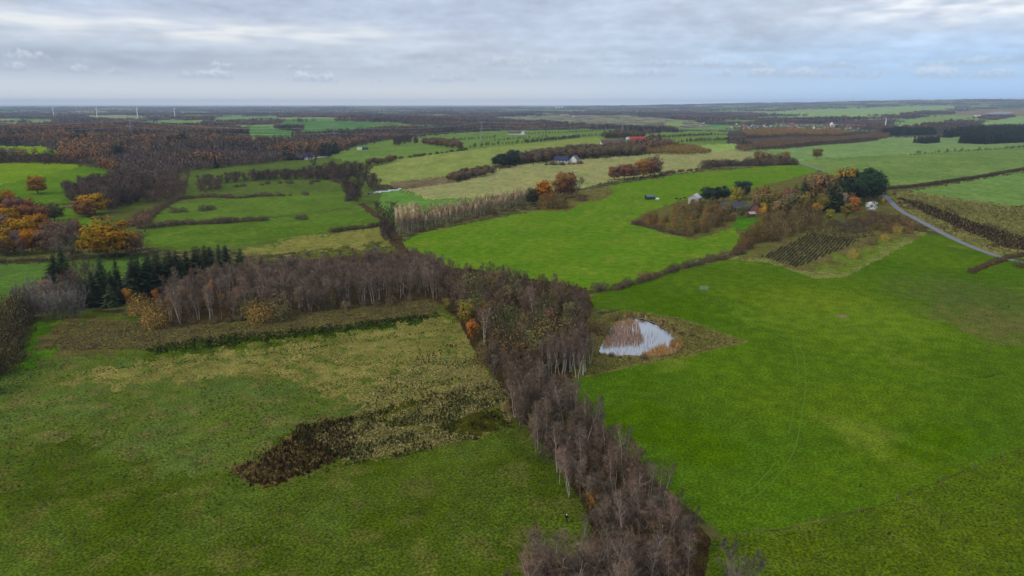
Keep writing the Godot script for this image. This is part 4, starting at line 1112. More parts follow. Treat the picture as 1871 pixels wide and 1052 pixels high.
	plants("pine_tree", "pine", [sight(1548, 378), sight(1562, 376), sight(1578, 374), sight(1590, 370), sight(1602, 366), sight(1555, 366), sight(1568, 362), sight(1582, 362), sight(1592, 360), sight(1600, 356), sight(1575, 352), sight(1558, 350), sight(1545, 352), sight(1586, 348), sight(1566, 368)], 19.0, 23.0, [PINE_GREEN, Color(0.03, 0.065, 0.025)], "tall dark pine at the right end of the farm copse", "pines of the farm copse", "tree", 0.95)
	for e in [["beech",1440,392,19.8,0.99,Color(0.27,0.12,0.05),"rusty beech left in the farm copse"],["beech",1488,372,23.1,1.21,Color(0.30,0.17,0.05),"tall golden brown beech in the middle of the farm copse"],["beech",1502,374,24.0,1.10,Color(0.27,0.14,0.07),"tall pinkish brown beech in the farm copse"],["beech",1500,390,14.9,0.99,Color(0.24,0.18,0.03),"yellow-olive tree before the tall beeches"],["maple",1540,352,23.1,1.10,Color(0.40,0.24,0.03),"golden tree top among the pines of the copse"],["beech",1412,392,16.5,0.88,Color(0.32,0.2,0.06),"pale golden tree left of the farm copse"],["maple",1393,400,10.7,0.88,YELLOW,"small bright yellow tree right of the farmhouse roof"],["maple",1449,395,9.9,0.88,YELLOW,"bright yellow little tree in the garden hedge"],["maple",1488,402,12.4,0.94,Color(0.5,0.3,0.02),"yellow-orange tree at the right end of the grey bushes"],["spruce",1477,390,6.3,1.2,Color(0.09,0.14,0.15),"small blue spruce below the dark spruces"],["beech",1535,385,14.0,0.94,Color(0.5,0.37,0.2),"pale straw-coloured tree below the dark copse"],["beech",1560,392,13.2,0.99,Color(0.40,0.15,0.02),"bright orange bushy tree left of the white-leaved bush"],["beech",1550,380,13.2,0.99,Color(0.3,0.15,0.07),"brown leafy tree above the bright orange bushy tree"],["maple",1603,362,9.9,0.99,Color(0.36,0.16,0.08),"reddish small tree beside the lane"],["maple",1612,374,5.0,1.10,Color(0.45,0.32,0.02),"small yellow bush by the lane bend"],["maple",1545,402,11.6,1.21,Color(0.2,0.16,0.04),"olive small tree right of the dark garden bush"],["maple",1515,405,8.3,1.32,Color(0.30,0.26,0.02),"yellow-green low bush under the copse"]]:
		plant("spruce_tree" if e[0] == "spruce" else "copse_maple", e[0], sight(e[1], e[2]), e[3], e[4], e[5], e[6])
	plant("silver_bush", "beech", sight(1592, 389), 8.5, 1.45, Color(0.78, 0.78, 0.76), "white-leaved round bush in front of the farm copse", "", "bush")
	plants("willow_bush", "willow", scatter([1388,440,1420,412,1445,400,1490,403,1488,415,1440,432,1410,448], 7.0, 1.3), 5.0, 10.5, [Color(0.95, 0.88, 0.85), Color(1.05, 0.95, 0.85), Color(1.0, 0.85, 0.7)], "grey-brown bush {at the left end|in the middle|at the right end} of the thicket above the young spruces", "grey-brown thicket above the young spruces", "bush", 0.8)
	plants("thicket_tree", "beech", [sight(1400, 415), sight(1422, 420), sight(1450, 405), sight(1410, 438), sight(1470, 410)], 7.0, 10.0, [Color(0.3, 0.19, 0.05), Color(0.2, 0.15, 0.06), Color(0.24, 0.14, 0.05)], "golden brown tree in the thicket above the young spruces", "trees above the young spruces", "tree", 0.9)
	plants("willow_bush", "willow", [sight(1372, 440), sight(1385, 438), sight(1396, 440), sight(1360, 452), sight(1378, 425), sight(1395, 415), sight(1405, 405)], 5.0, 7.5, [Color(0.95, 0.75, 0.5), Color(0.85, 0.7, 0.5)], "rusty olive bush between the yard and the young spruces", "rusty bushes beside the yard", "bush", 0.95)
	plants("scrub_bush", "scrub", scatter([1560,405,1600,392,1650,402,1690,425,1640,430,1590,425], 6.5), 2.2, 4.6, [Color(1.2, 1.05, 0.5), Color(1.1, 0.85, 0.6), Color(0.95, 0.8, 0.6), Color(1.3, 0.9, 0.55)], "autumn-coloured low bush between the copse and the lane", "low bushes by the lane", "bush", 1.2)
	for e in [[1520,412,4.5,1.0,0.62,"dark grey round garden bush below the copse"],[1618,440,4.4,1.0,2.3,"yellow bush at the right end of the green strip"],[1640,426,4.6,1.0,2.1,"yellowish bush near the lane above the green strip"],[1560,471,4.8,1.0,2.3,"yellow-green bush at the lower end of the green strip"],[1590,446,4.2,1.2,1.1,"grey-green bush in the middle of the green strip"]]:
		plant("willow_bush", "willow", sight(e[0], e[1]), e[2], e[3], Color(e[4], e[4], e[4] * 0.45 if e[4] > 1.3 else e[4]), e[5], "", "bush")
	plants("scrub_bush", "scrub", scatter([1530,408,1570,405,1585,420,1570,432,1540,425], 4.0), 1.6, 2.6, [Color(0.85, 0.8, 0.7)], "low grey-brown bush on the straw slope above the young spruces", "bushes on the straw slope", "bush", 1.2)
	plants("scrub_bush", "scrub", along([1090,532,1130,528,1180,512,1230,494,1290,478,1330,468,1365,462], 3.0, 0.8), 1.7, 4.4, [Color(0.95, 0.95, 0.82), Color(1.2, 1.05, 0.85), Color(1.15, 0.85, 0.65), Color(0.8, 0.85, 0.7)], "olive-brown bush {at the pond end|in the left half|in the right half|near the farm end} of the hedge between the bright pastures", "hedge bushes between the pastures", "bush", 1.15)
	plants("scrub_bush", "scrub", along([1345,462,1365,448,1380,440], 2.3, 1.5), 2.6, 4.0, [Color(1.3, 0.85, 0.6), Color(0.9, 0.8, 0.65)], "rusty bush at the upper end of the pasture hedge", "rusty bushes at the hedge end", "bush", 1.2)
	plants("scrub_bush", "scrub", along([1620,346,1680,340,1740,331,1800,322,1900,305], 2.4, 0.6), 2.4, 3.4, [Color(0.72, 0.62, 0.55)], "dark bush {near the lane|in the middle|at the right end} of the long hedge beside the dark green field", "bushes of the long hedge at the right", "bush", 1.3)
	plants("scrub_bush", "scrub", along([1772,498,1800,486,1840,472,1900,462], 1.6, 0.6), 1.6, 2.6, [Color(1.1, 0.8, 0.5), Color(0.8, 0.8, 0.5)], "rusty hedge bush below the end of the lane", "hedge bushes below the lane", "bush", 1.2)
	plant("willow_bush", "willow", sight(1862, 488), 3.6, 1.1, Color(0.6, 0.62, 0.45), "dark round bush at the right edge below the lane", "", "bush")
	plant("scrub_bush", "scrub", sight(1634, 356), 2.6, 1.0, Color(1.3, 0.8, 0.6), "small reddish brown bush beside the lane", "", "bush")
	# bushes round the pond
	for e in [[1105,612,4.5,1.0,0.75,"olive willow dome on the left bank of the pond"],[1085,605,4.0,1.0,0.65,"dark willow dome left of the pond behind the olive dome"],[1125,585,2.6,1.3,0.75,"low willow on the far left bank of the pond"],[1150,580,2.2,1.4,0.8,"low willow on the far bank of the pond"],[1175,578,1.8,1.3,0.75,"low willow on the far right bank of the pond"]]:
		plant("willow_bush", "willow", sight(e[0], e[1]), e[2], e[3], Color(e[4], e[4], e[4] * 0.95), e[5], "", "bush")
	plants("scrub_bush", "scrub", along([1115,651,1140,655,1170,655,1185,654], 3.0, 0.6), 0.9, 1.8, [Color(0.9, 0.85, 0.75)], "small bush on the near bank of the pond", "bushes on the pond's near bank", "bush")
	plants("scrub_bush", "scrub", along([1190,586,1215,592,1250,612,1300,622], 3.5, 1.5), 0.7, 1.3, [Color(0.8, 0.72, 0.6)], "low scrub bush on the rough ground right of the pond", "scrub right of the pond", "bush", 1.5)
	plantation()
	# tree groups on the slopes
	plants("bare_grove_tree", "round_alder", scatter([718,263,735,258,752,257,754,261,735,266,722,267], 12.0), 9.0, 12.0, [Color(0.8, 0.78, 0.75)], "bare tree in the small grove on the green slope", "small grove on the green slope", "tree", 0.7)
	plants("grove_tree", "beech", [sight(760, 263)], 14.0, 15.0, [Color(0.19, 0.11, 0.05)], "brown round tree at the right end of the small grove", "", "tree", 1.1)
	plants("grove_tree", "beech", scatter([770,262,800,261,850,270,845,276,800,268], 12.0), 10.0, 13.0, [Color(0.19, 0.10, 0.06), Color(0.17, 0.12, 0.05)], "brown beech in the grove on the crest of the green slope", "brown grove on the green slope", "tree", 1.2)
	plants("grove_tree", "beech", scatter([668,300,690,298,725,290,722,294,690,303,672,304], 8.0), 6.0, 9.0, [Color(0.17, 0.12, 0.04), Color(0.2, 0.11, 0.05)], "brown bushy tree in the hedge clump above the stream", "hedge clump above the stream", "tree", 1.2)
	plants("scrub_bush", "scrub", along([735,289,780,283,830,277,860,273], 9.0, 2.0), 2.5, 4.5, [Color(0.6, 0.6, 0.5)], "dark bush along the upper edge of the yellow-green field", "bushes along the crest field", "bush", 1.4)
	plants("grove_tree", "beech", scatter([812,328,850,318,890,312,908,316,880,324,830,333], 7.0), 6.0, 9.5, [Color(0.2, 0.14, 0.05), Color(0.23, 0.12, 0.06), Color(0.15, 0.11, 0.07)], "brown autumn tree in the thicket right of the ploughed piece", "thicket right of the ploughed piece", "tree", 1.3)
	plants("pine_tree", "pine", scatter([905,306,920,296,945,292,948,300,920,308], 8.0), 12.0, 15.0, [Color(0.028, 0.045, 0.028)], "dark conifer left of the blue-roofed house", "dark conifers left of the blue-roofed house", "tree", 1.25)
	plants("grove_tree", "beech", scatter([948,298,1000,284,1060,278,1120,276,1175,276,1178,284,1120,286,1070,290,1010,294,960,302], 9.0), 11.0, 15.0, [Color(0.15, 0.115, 0.07), Color(0.17, 0.125, 0.06), Color(0.13, 0.10, 0.08), Color(0.2, 0.13, 0.06)], "brown tree {left of|behind|right of|far right of} the blue-roofed house in the long wood", "long wood behind the blue-roofed house", "tree", 1.15)

func twiggy(n: int, h: float, spread: float) -> Shape:      # a far bare tree: rising sprays of twigs over a short stem
	var s := Shape.new()
	s.tube(Vector3(0, -0.5, 0), Vector3(0, h * 0.6, 0), 0.2, 0.1, Color(1.2, 1.15, 1.1), 3)
	for i in n:
		var u := rv().normalized()
		var f := pow(rng.randf(), 0.5)
		var q := Vector3(u.x * spread * f * 0.85, h * 0.42 + u.y * f * h * 0.40, u.z * spread * f * 0.85)
		var d := (Vector3(q.x, q.y * 0.25 + h * 0.12, q.z).normalized() + rv() * 0.3 + Vector3.UP * 0.5).normalized()
		twig(s, q, d, h * rng.randf_range(0.14, 0.26), 0.42, (u + Vector3.UP * 0.5).normalized(), Color(1, 1, 1) * rng.randf_range(0.65, 1.35))
	return s

func far_plants() -> void:
	var bare_far := twiggy(95, 13.0, 4.6)
	var leaf_far := blob(70, 13.0, 4.8, 0.08, 1.6)
	var cone_far := blob(60, 15.0, 3.6, 0.05, 1.5, true)
	var white := paint(Color.WHITE, 0.9)
	var bare_m := bare_far.mesh(white)
	var leaf_m := leaf_far.mesh(white)
	var cone_m := cone_far.mesh(white)
	var purple := [Color(0.15, 0.112, 0.10), Color(0.17, 0.12, 0.095), Color(0.135, 0.11, 0.085), Color(0.185, 0.13, 0.085)]
	var autumn := [Color(0.14, 0.10, 0.06), Color(0.18, 0.105, 0.055), Color(0.22, 0.115, 0.05), Color(0.25, 0.11, 0.04), Color(0.17, 0.11, 0.06)]
	var dark := [Color(0.024, 0.04, 0.026), Color(0.03, 0.045, 0.03), Color(0.02, 0.034, 0.026)]
	var rusty := []
	var grey := []
	for p in scatter([110,300,130,280,120,262,190,254,250,262,330,262,420,272,520,282,560,290,520,296,430,305,350,312,300,328,275,332,245,345,225,335,205,318,160,300], 6.8) + scatter([-60,262,60,262,130,262,140,250,-60,250], 8.0):
		var lean := 0.55 * smoothstep(-0.46, -0.55, atan2(p.x, -p.z)) - 0.56 + broad.get_noise_2d(p.x * 0.35, p.z * 0.35) * 0.9
		if lean + rng.randf_range(-0.15, 0.15) > 0.0: rusty.append(p)
		else: grey.append(p)
	mass("beech_woodland", "orange-brown beech wood on the left valley side", "woodland", leaf_m, rusty, autumn, 11.0, 15.0, 13.0, 1.15)
	mass("bare_woodland", "grey-purple bare wood filling the valley behind the meadows", "woodland", bare_m, grey, [Color(0.16, 0.118, 0.108), Color(0.18, 0.13, 0.11), Color(0.14, 0.115, 0.09), Color(0.19, 0.135, 0.095)], 6.0, 10.5, 13.0, 1.5)
	mass("hedge_trees", "dark hedge of trees between the two lime green hill fields", "woodland", bare_m, scatter([-60,296,0,292,60,290,110,292,125,299,-60,301], 5.5), [Color(0.09, 0.08, 0.04), Color(0.14, 0.08, 0.05), Color(0.07, 0.07, 0.04)], 6.0, 9.0, 13.0, 1.4)
	mass("conifer_grove", "dark conifer grove left of the white valley house", "woodland", cone_m, scatter([585,284,600,276,615,274,618,280,600,288], 7.0) + scatter([520,292,530,289,535,292,527,295], 6.0), dark, 11.0, 15.0, 15.0, 1.5)
	mass("conifer_grove", "dark conifer clump inside the beech wood at the left", "woodland", cone_m, scatter([205,285,222,280,232,290,212,296], 9.0) + scatter([125,262,160,258,165,264,130,268], 10.0) + scatter([300,262,340,258,345,266,310,270], 10.0), dark, 12.0, 17.0, 15.0, 1.3)
	mass("beech_woodland", "rusty wood above the white valley house", "woodland", leaf_m, scatter([480,283,520,275,575,267,592,273,575,281,540,283], 8.0), autumn, 10.0, 14.0, 13.0, 1.2)
	mass("willow_plantation", "golden strip of energy willow right of the red farm", "woodland", leaf_m, scatter([1178,270,1230,265,1270,270,1300,280,1260,283,1180,281], 4.0), [Color(0.30, 0.19, 0.04), Color(0.25, 0.17, 0.05)], 5.0, 6.0, 13.0, 0.9)
	mass("willow_plantation", "tan plantation strip before the village", "woodland", bare_m, scatter([1342,274,1400,262,1480,256,1580,249,1625,246,1620,252,1500,262,1400,272,1360,278], 4.2), [Color(0.30, 0.20, 0.11), Color(0.25, 0.165, 0.09)], 6.5, 8.0, 13.0, 0.85)
	mass("willow_plantation", "dark front of the tan plantation strip", "woodland", bare_m, scatter([1375,276,1440,268,1520,260,1600,253,1605,257,1500,266,1420,274], 4.5), [Color(0.13, 0.10, 0.07)], 4.5, 6.0, 13.0, 0.9)
	mass("willow_plantation", "orange plantation strip next to the village", "woodland", leaf_m, scatter([1350,242,1420,238,1500,241,1560,245,1530,249,1440,248,1370,250], 5.5), [Color(0.30, 0.19, 0.05), Color(0.26, 0.15, 0.05)], 7.0, 9.0, 13.0, 0.95)
	mass("orchard_rows", "rows of small dark trees beyond the red farm", "woodland", leaf_m, along([1240,262,1320,258,1390,253,1425,251], 6.0, 1.0) + along([1195,253,1300,248,1420,246], 5.0, 1.0) + along([960,263,1020,257,1060,252], 6.0, 1.0) + along([960,247,1050,243,1110,240], 9.0, 1.0), [Color(0.075, 0.08, 0.045), Color(0.09, 0.08, 0.05)], 6.0, 8.0, 13.0, 0.9)
	mass("hedge_trees", "dark hedgerows on the green slopes in the middle distance", "woodland", leaf_m, along([800,260,850,256,905,252], 7.0, 1.0) + along([905,258,960,254,1000,252], 9.0, 1.0) + along([690,253,740,249,800,247,905,238], 7.0, 3.0) + along([860,272,920,265,960,262,1050,252,1100,248], 9.0, 2.0), [Color(0.08, 0.085, 0.045), Color(0.07, 0.06, 0.045)], 4.0, 7.5, 13.0, 1.1)
	mass("conifer_wood", "dark conifer wood at the right before the village fields", "woodland", cone_m, scatter([1752,262,1760,252,1800,247,1900,243,1900,258,1800,264], 6.0) + scatter([1718,252,1760,243,1800,240,1900,238,1900,244,1760,250], 8.0), dark, 15.0, 20.0, 15.0, 1.0)
	mass("conifer_wood", "dark conifers beside the end of the tan plantation", "woodland", cone_m, scatter([1608,245,1640,240,1700,240,1710,246,1640,249], 8.0), dark, 11.0, 15.0, 15.0, 1.1)
	mass("conifer_grove", "small dark conifer grove on the grey-green field", "woodland", cone_m, scatter([1664,261,1690,258,1715,257,1715,261,1690,263], 6.0), dark, 9.0, 12.0, 15.0, 1.0)
	mass("hedge_trees", "thin hedge with small trees across the grey-green fields", "woodland", bare_m, along([1664,284,1720,280,1800,275,1900,268], 9.0, 1.5), [Color(0.10, 0.085, 0.05), Color(0.07, 0.07, 0.04)], 2.5, 7.0, 13.0, 1.0)
	mass("farm_trees", "trees around the red-roofed farm", "woodland", leaf_m, scatter([1098,250,1130,246,1180,248,1175,252,1110,254], 9.0) + scatter([1185,259,1205,258,1205,262,1187,262], 7.0), [Color(0.07, 0.065, 0.035), Color(0.17, 0.12, 0.05), Color(0.09, 0.075, 0.05)], 9.0, 13.0, 13.0, 1.2)
	mass("village_trees", "bare trees between the village houses", "woodland", bare_m, scatter([1320,240,1360,228,1450,224,1560,224,1640,228,1640,240,1560,243,1400,244], 26.0), purple, 6.0, 9.0, 13.0, 1.3)
	# the wooded country beyond, thinning with distance
	var b := []
	var l := []
	var c := []
	for ring in [[950.0, 1900.0, 9.5], [1900.0, 3200.0, 13.0], [3200.0, 6500.0, 24.0], [6500.0, 14500.0, 58.0]]:
		var step: float = ring[2]
		var r: float = ring[0]
		while r < ring[1]:
			var t := -0.70
			while t < 0.70:
				var rr := r + rng.randf_range(-0.5, 0.5) * step
				var tt := t + rng.randf_range(-0.5, 0.5) * step / r
				var x := rr * sin(tt)
				var z := -rr * cos(tt)
				var open := patch.get_noise_2d(x / 26.0, z / 14.0)
				if region_at(x, z) == 0 and (rr < 2200.0 or open < 0.04) and (rr > 2200.0 or x < 250.0 + 0.1 * rr) and rng.randf() < 0.8:
					var k := broad.get_noise_2d(x / 11.0, z / 11.0) + rng.randf_range(-0.25, 0.25)
					var p := on_land(x, z)
					if k > 0.28: c.append(p)
					elif k < -0.2: l.append(p)
					else: b.append(p)
				t += step / r
			r += step * 0.9
	for kind in [["bare_woodland", "bare grey-brown woods across the distant country", bare_m, b, purple, 13.0], ["autumn_woodland", "rusty woods across the distant country", leaf_m, l, [Color(0.19, 0.12, 0.065), Color(0.23, 0.12, 0.055), Color(0.15, 0.115, 0.075)], 13.0], ["conifer_woodland", "dark conifer woods across the distant country", cone_m, c, [Color(0.04, 0.055, 0.04), Color(0.035, 0.05, 0.04), Color(0.06, 0.06, 0.045)], 15.0]]:
		for bandn in 2:
			var some: Array = kind[3].filter(func(p): return (Vector2(p.x, p.z).length() > 3200.0) == (bandn == 1))
			mass(kind[0], kind[1] if bandn == 0 else kind[1].replace("the distant country", "the farthest hills"), "woodland", kind[2], some, kind[4], 9.0 if bandn == 0 else 11.0, 14.0 if bandn == 0 else 16.0, kind[5], 1.3 if bandn == 0 else 2.4)
	# rushes, sedge and reeds near by
	tufts()

func tuft(n: int, h: float, spread: float, w: float) -> Shape:
	var s := Shape.new()
	for i in n:
		var a := rng.randf() * TAU
		var p := Vector3(cos(a), 0, sin(a)) * spread * 0.4 * rng.randf()
		var d := (Vector3(cos(a), 0, sin(a)) * rng.randf_range(0.1, 0.9) * spread + Vector3(0, h * rng.randf_range(0.6, 1.0), 0))
		var side := Vector3(-sin(a), 0, cos(a)) * w
		s.tri(p - side, p + side, p + d, (Vector3.UP + Vector3(cos(a), 0, sin(a)) * 0.5).normalized(), Color(1, 1, 1) * rng.randf_range(0.6, 1.3))
	return s

func tufts() -> void:
	var white := paint(Color.WHITE, 0.95)
	var rush := tuft(14, 0.8, 0.5, 0.05).mesh(white)
	var sedge := tuft(12, 0.45, 0.6, 0.07).mesh(white)
	var reed := tuft(9, 1.9, 0.25, 0.02).mesh(white)
	var meadow := []
	for p in scatter([-80,700,80,652,300,645,500,625,700,596,800,575,860,630,905,690,935,760,1000,810,1080,930,1080,1000,980,1110,-80,1110], 1.35):
		var k := patch.get_noise_2d(p.x * 3.0, p.z * 3.0) + 0.6 * broad.get_noise_2d(p.x * 0.8, p.z * 0.8)
		if k > -0.05 + rng.randf_range(-0.2, 0.2): meadow.append(p)
	mass("sedge_tufts", "pale and green sedge tufts over the left meadow", "grass", sedge, meadow, [lin("5f6a2c"), lin("6a6c36"), lin("4c6220"), lin("46581c"), lin("56602a")], 0.2, 0.4, 0.45, 1.1)
	var dark := scatter([420,860,470,835,530,802,545,777,640,765,652,800,640,830,560,866,490,888,450,880], 0.62)
	mass("rush_tufts", "dark dead rushes in the dark patch of the left meadow", "grass", rush, dark, [lin("30280f"), lin("3a2e16"), lin("54422a"), lin("7e6c48"), lin("4a4a18")], 0.4, 0.85, 0.8, 1.1)
	mass("rush_tufts", "dark line of rushes along the old drain across the left meadow", "grass", rush, along([109,690,232,672,414,655,520,643,620,629,700,620,812,602], 0.7, 0.9), [lin("3c3c18"), lin("4a4220"), lin("33400f")], 0.3, 0.6, 0.8, 1.2)
	var weeds := along([900,462,935,462], 0.9, 0.8) + along([1375,588,1400,590], 2.0, 1.0) + along([1790,690,1830,682], 0.7, 0.5) + along([1418,743,1426,742], 0.8, 0.3) + along([1190,400,1215,402], 1.5, 0.6) + along([1755,575,1800,580,1850,560], 2.4, 1.5) + along([1020,440,1060,452,1180,430], 6.0, 3.0)
	for p in scatter([1065,562,1330,478,1540,507,1700,430,1860,560,1871,800,1320,970,1060,700], 12.0):
		if rng.randf() < 0.3: weeds.append(p)
	mass("weed_tufts", "dark tufts of weeds and droppings dotted over the bright pastures", "weeds", sedge, weeds, [lin("2c4408"), lin("34400f"), lin("3c3a14")], 0.2, 0.4, 0.45, 1.3)
	var dead := []
	for p in scatter([395,868,460,825,520,795,535,768,650,755,670,800,655,840,560,880,480,900,425,892], 1.5):
		if rng.randf() < 0.45: dead.append(p)
	mass("rush_tufts", "loose dark rushes round the edge of the dark patch", "grass", rush, dead, [lin("33300f"), lin("3a3616"), lin("464a1a")], 0.4, 0.8, 0.8, 1.2)
	var olive := []
	for p in scatter([520,790,640,762,700,748,760,725,900,704,925,720,930,778,880,800,700,842,640,850], 0.75):
		if patch.get_noise_2d(p.x * 5.0 + 90.0, p.z * 5.0) > 0.0: olive.append(p)
	for p in scatter([640,750,700,690,760,640,860,620,905,690,900,710,760,738], 1.6):
		if patch.get_noise_2d(p.x * 4.0 + 20.0, p.z * 4.0) > 0.08: olive.append(p)
	mass("rush_tufts", "dark green rush tussocks scattered in the bleached sedge", "grass", rush, olive, [lin("36420e"), lin("424812"), lin("2c3810"), lin("4e4c18")], 0.45, 0.9, 0.8, 1.15)
	var pale := scatter([560,790,660,765,780,790,905,740,920,700,860,690,760,740,700,765,880,800,720,832,640,845], 0.8) + scatter([905,712,922,710,938,770,925,775], 0.5) + scatter([640,764,700,690,780,650,870,655,908,698,900,708,760,735,690,765], 1.15)
	mass("sedge_tufts", "bleached straw sedge round the rush beds", "grass", sedge, pale, [lin("8c8050", 1.25), lin("968858", 1.25), lin("7c7444", 1.15)], 0.3, 0.5, 0.45, 1.1)
	mass("rush_tufts", "wet green rushes along the meadow ditch", "grass", rush, scatter([262,640,330,622,470,610,600,597,700,584,800,572,806,578,650,605,500,622,380,636,290,645], 1.1), [lin("2c3c10"), lin("3a4a12"), lin("22300c"), lin("4c5c1c")], 0.5, 0.9, 0.8, 1.3)
	mass("sedge_tufts", "brown grass tufts on the rough ground before the birch wood", "grass", sedge, scatter([90,640,130,585,300,592,420,594,600,562,790,547,800,570,640,598,430,614,280,638], 1.2), [lin("6a6038"), lin("62543a"), lin("736a40"), lin("606234")], 0.3, 0.5, 0.45, 1.3)
	var pink := []
	for p in scatter([1100,640,1106,622,1114,603,1128,589,1150,583,1166,590,1170,608,1178,622,1165,632,1130,634], 0.5):
		if patch.get_noise_2d(p.x * 5.0, p.z * 5.0) > -0.3: pink.append(p)
	mass("reeds", "pinkish brown reeds standing in the left part of the pond", "reeds", reed, pink, [lin("987458", 1.5), lin("a8845e", 1.5), lin("b49268", 1.5)], 1.1, 1.9, 1.9)
	var straw := along([1100,648,1130,652,1165,653,1200,651,1232,645,1246,634,1240,621,1224,604,1202,589,1176,579,1150,578,1128,584], 0.35, 0.8)
	for p in scatter([1172,648,1200,637,1225,627,1238,620,1248,633,1232,646,1200,653,1176,654], 0.34):
		if patch.get_noise_2d(p.x * 4.0 + 33.0, p.z * 4.0) > -0.2: straw.append(p)
	mass("reeds", "straw-orange reeds fringing the banks of the pond", "reeds", reed, straw, [lin("9a8250", 1.6), lin("b08854", 1.6), lin("c8a470", 1.6)], 1.2, 2.1, 1.9, 1.3)
	mass("reeds", "thin pale reeds standing scattered in the open pond", "reeds", reed, scatter([1105,642,1160,632,1180,600,1205,610,1185,638,1130,647], 1.3), [lin("9c8a72", 1.2)], 0.8, 1.4, 1.9)
	mass("sedge_tufts", "tawny grass tufts on the rough triangle round the pond", "grass", sedge, scatter([1060,600,1075,582,1140,568,1240,582,1360,625,1250,650,1150,670,1075,686,1045,688], 1.1).filter(func(p): return regions[region_at(p.x, p.z)].name != "pond"), [lin("7d743e"), lin("68603a"), lin("8a804c"), lin("66702e")], 0.25, 0.5, 0.45, 1.2)
	mass("sedge_tufts", "straw tufts on the heath right of the lane", "grass", sedge, scatter([1640,352,1780,370,1900,386,1900,476,1840,466,1740,430,1665,388], 2.2), [lin("8a824e"), lin("787240"), lin("6a5a36")], 0.35, 0.6, 0.45, 1.5)
	mass("heather", "dark brown heather clumps along the lane's far side", "heather", rush, scatter([1636,360,1690,372,1780,406,1900,442,1900,460,1840,454,1760,420,1690,390], 1.3), [lin("4a3628"), lin("46342a"), lin("5a4634")], 0.5, 0.9, 0.8, 1.8)
	mass("sedge_tufts", "straw grass tufts on the knoll above the young spruces", "grass", sedge, scatter([1440,425,1500,412,1580,410,1600,430,1540,440,1480,426], 1.4), [lin("857a4a"), lin("726838")], 0.5, 0.9, 0.45, 1.5)
	mass("sedge_tufts", "green grass tufts over the lower right pasture", "grass", sedge, scatter([1290,1000,1430,972,1600,932,1871,822,1960,800,1960,1110,1290,1110], 1.5), [lin("4c681c"), lin("5c6c24"), lin("44601a")], 0.2, 0.38, 0.45, 1.1)

# ---------------------------------------------------------------- lane, tracks
func ribbon(called: String, label: String, pts: Array, width: float, lift: float, material: Material, shift := 0.0) -> void:
	var c := Curve3D.new()
	for i in range(0, pts.size(), 2):
		c.add_point(sight(pts[i], pts[i + 1]))
	for i in range(1, c.point_count - 1):
		var t := (c.get_point_position(i + 1) - c.get_point_position(i - 1)) * 0.17
		c.set_point_in(i, -t)
		c.set_point_out(i, t)
	var s := Shape.new()
	var n := int(c.get_baked_length() / 2.0)
	var last := []
	for i in n + 1:
		var o := c.get_baked_length() * i / n
		var p := c.sample_baked(o, true)
		var q := c.sample_baked(minf(o + 0.5, c.get_baked_length()), true) - c.sample_baked(maxf(o - 0.5, 0), true)
		var side := Vector3(-q.z, 0, q.x).normalized()
		p += side * shift
		var w := width * 0.5 * (1.0 + 0.12 * fine.get_noise_2d(o * 1.5, shift * 9.0))
		var edge := []
		for k in [-1.0, -0.4, 0.4, 1.0]:
			var e: Vector3 = p + side * w * k
			edge.append(on_land(e.x, e.z) + Vector3.UP * lift)
		if last.size():
			for k in 3:
				if called == "tyre_track" and patch.get_noise_2d(o * 2.0, shift * 40.0) + 0.7 * fine.get_noise_2d(o * 0.7, shift * 5.0) < -0.3: continue
				s.quad(last[k], last[k + 1], edge[k + 1], edge[k], Color(1, 1, 1) * (1.0 + 0.18 * fine.get_noise_2d(o, k * 5.0)), Vector3.UP)
		last = edge
	tag(obj(called, s.mesh(material)), label, "", "", "structure")

func water_and_tracks() -> void:
	var tar := paint(Color(0.165, 0.165, 0.18), 0.9)
	ribbon("lane", "narrow grey asphalt lane bending past the farm copse", [1596,338,1606,348,1622,363,1642,382,1670,398,1704,416,1742,436,1786,455,1830,470,1880,482,1960,500], 4.0, 0.07, tar)
	ribbon("lane", "far piece of the grey lane coming out of the fields", [1440,296,1460,299,1480,304,1503,311], 4.5, 0.1, tar)
	var worn := paint(lin("4c6a14"), 0.95)
	for s in [-1.0, 1.0]:
		ribbon("tyre_track", "faint pale tyre track winding down the big pasture", [1352,538,1340,550,1338,562,1352,580,1400,604,1440,622,1458,640,1465,680,1462,720,1454,770,1442,820,1415,862,1380,897,1345,922], 0.26, 0.035, worn, s)
	ribbon("field_track", "pale farm track between the ploughed piece and the green wedge", [735,348,770,343,810,338,850,333], 3.5, 0.08, paint(lin("94865e"), 0.95))
	ribbon("footpath", "thin trodden path across the middle pasture", [1139,362,1150,375,1152,385,1138,400,1150,408,1180,420], 0.6, 0.04, paint(lin("5a5a22"), 0.95))
	ribbon("farm_drive", "pale gravel drive before the white valley house", [556,292,570,289,586,287,600,286], 5.0, 0.1, paint(Color(0.5, 0.48, 0.45), 0.95))

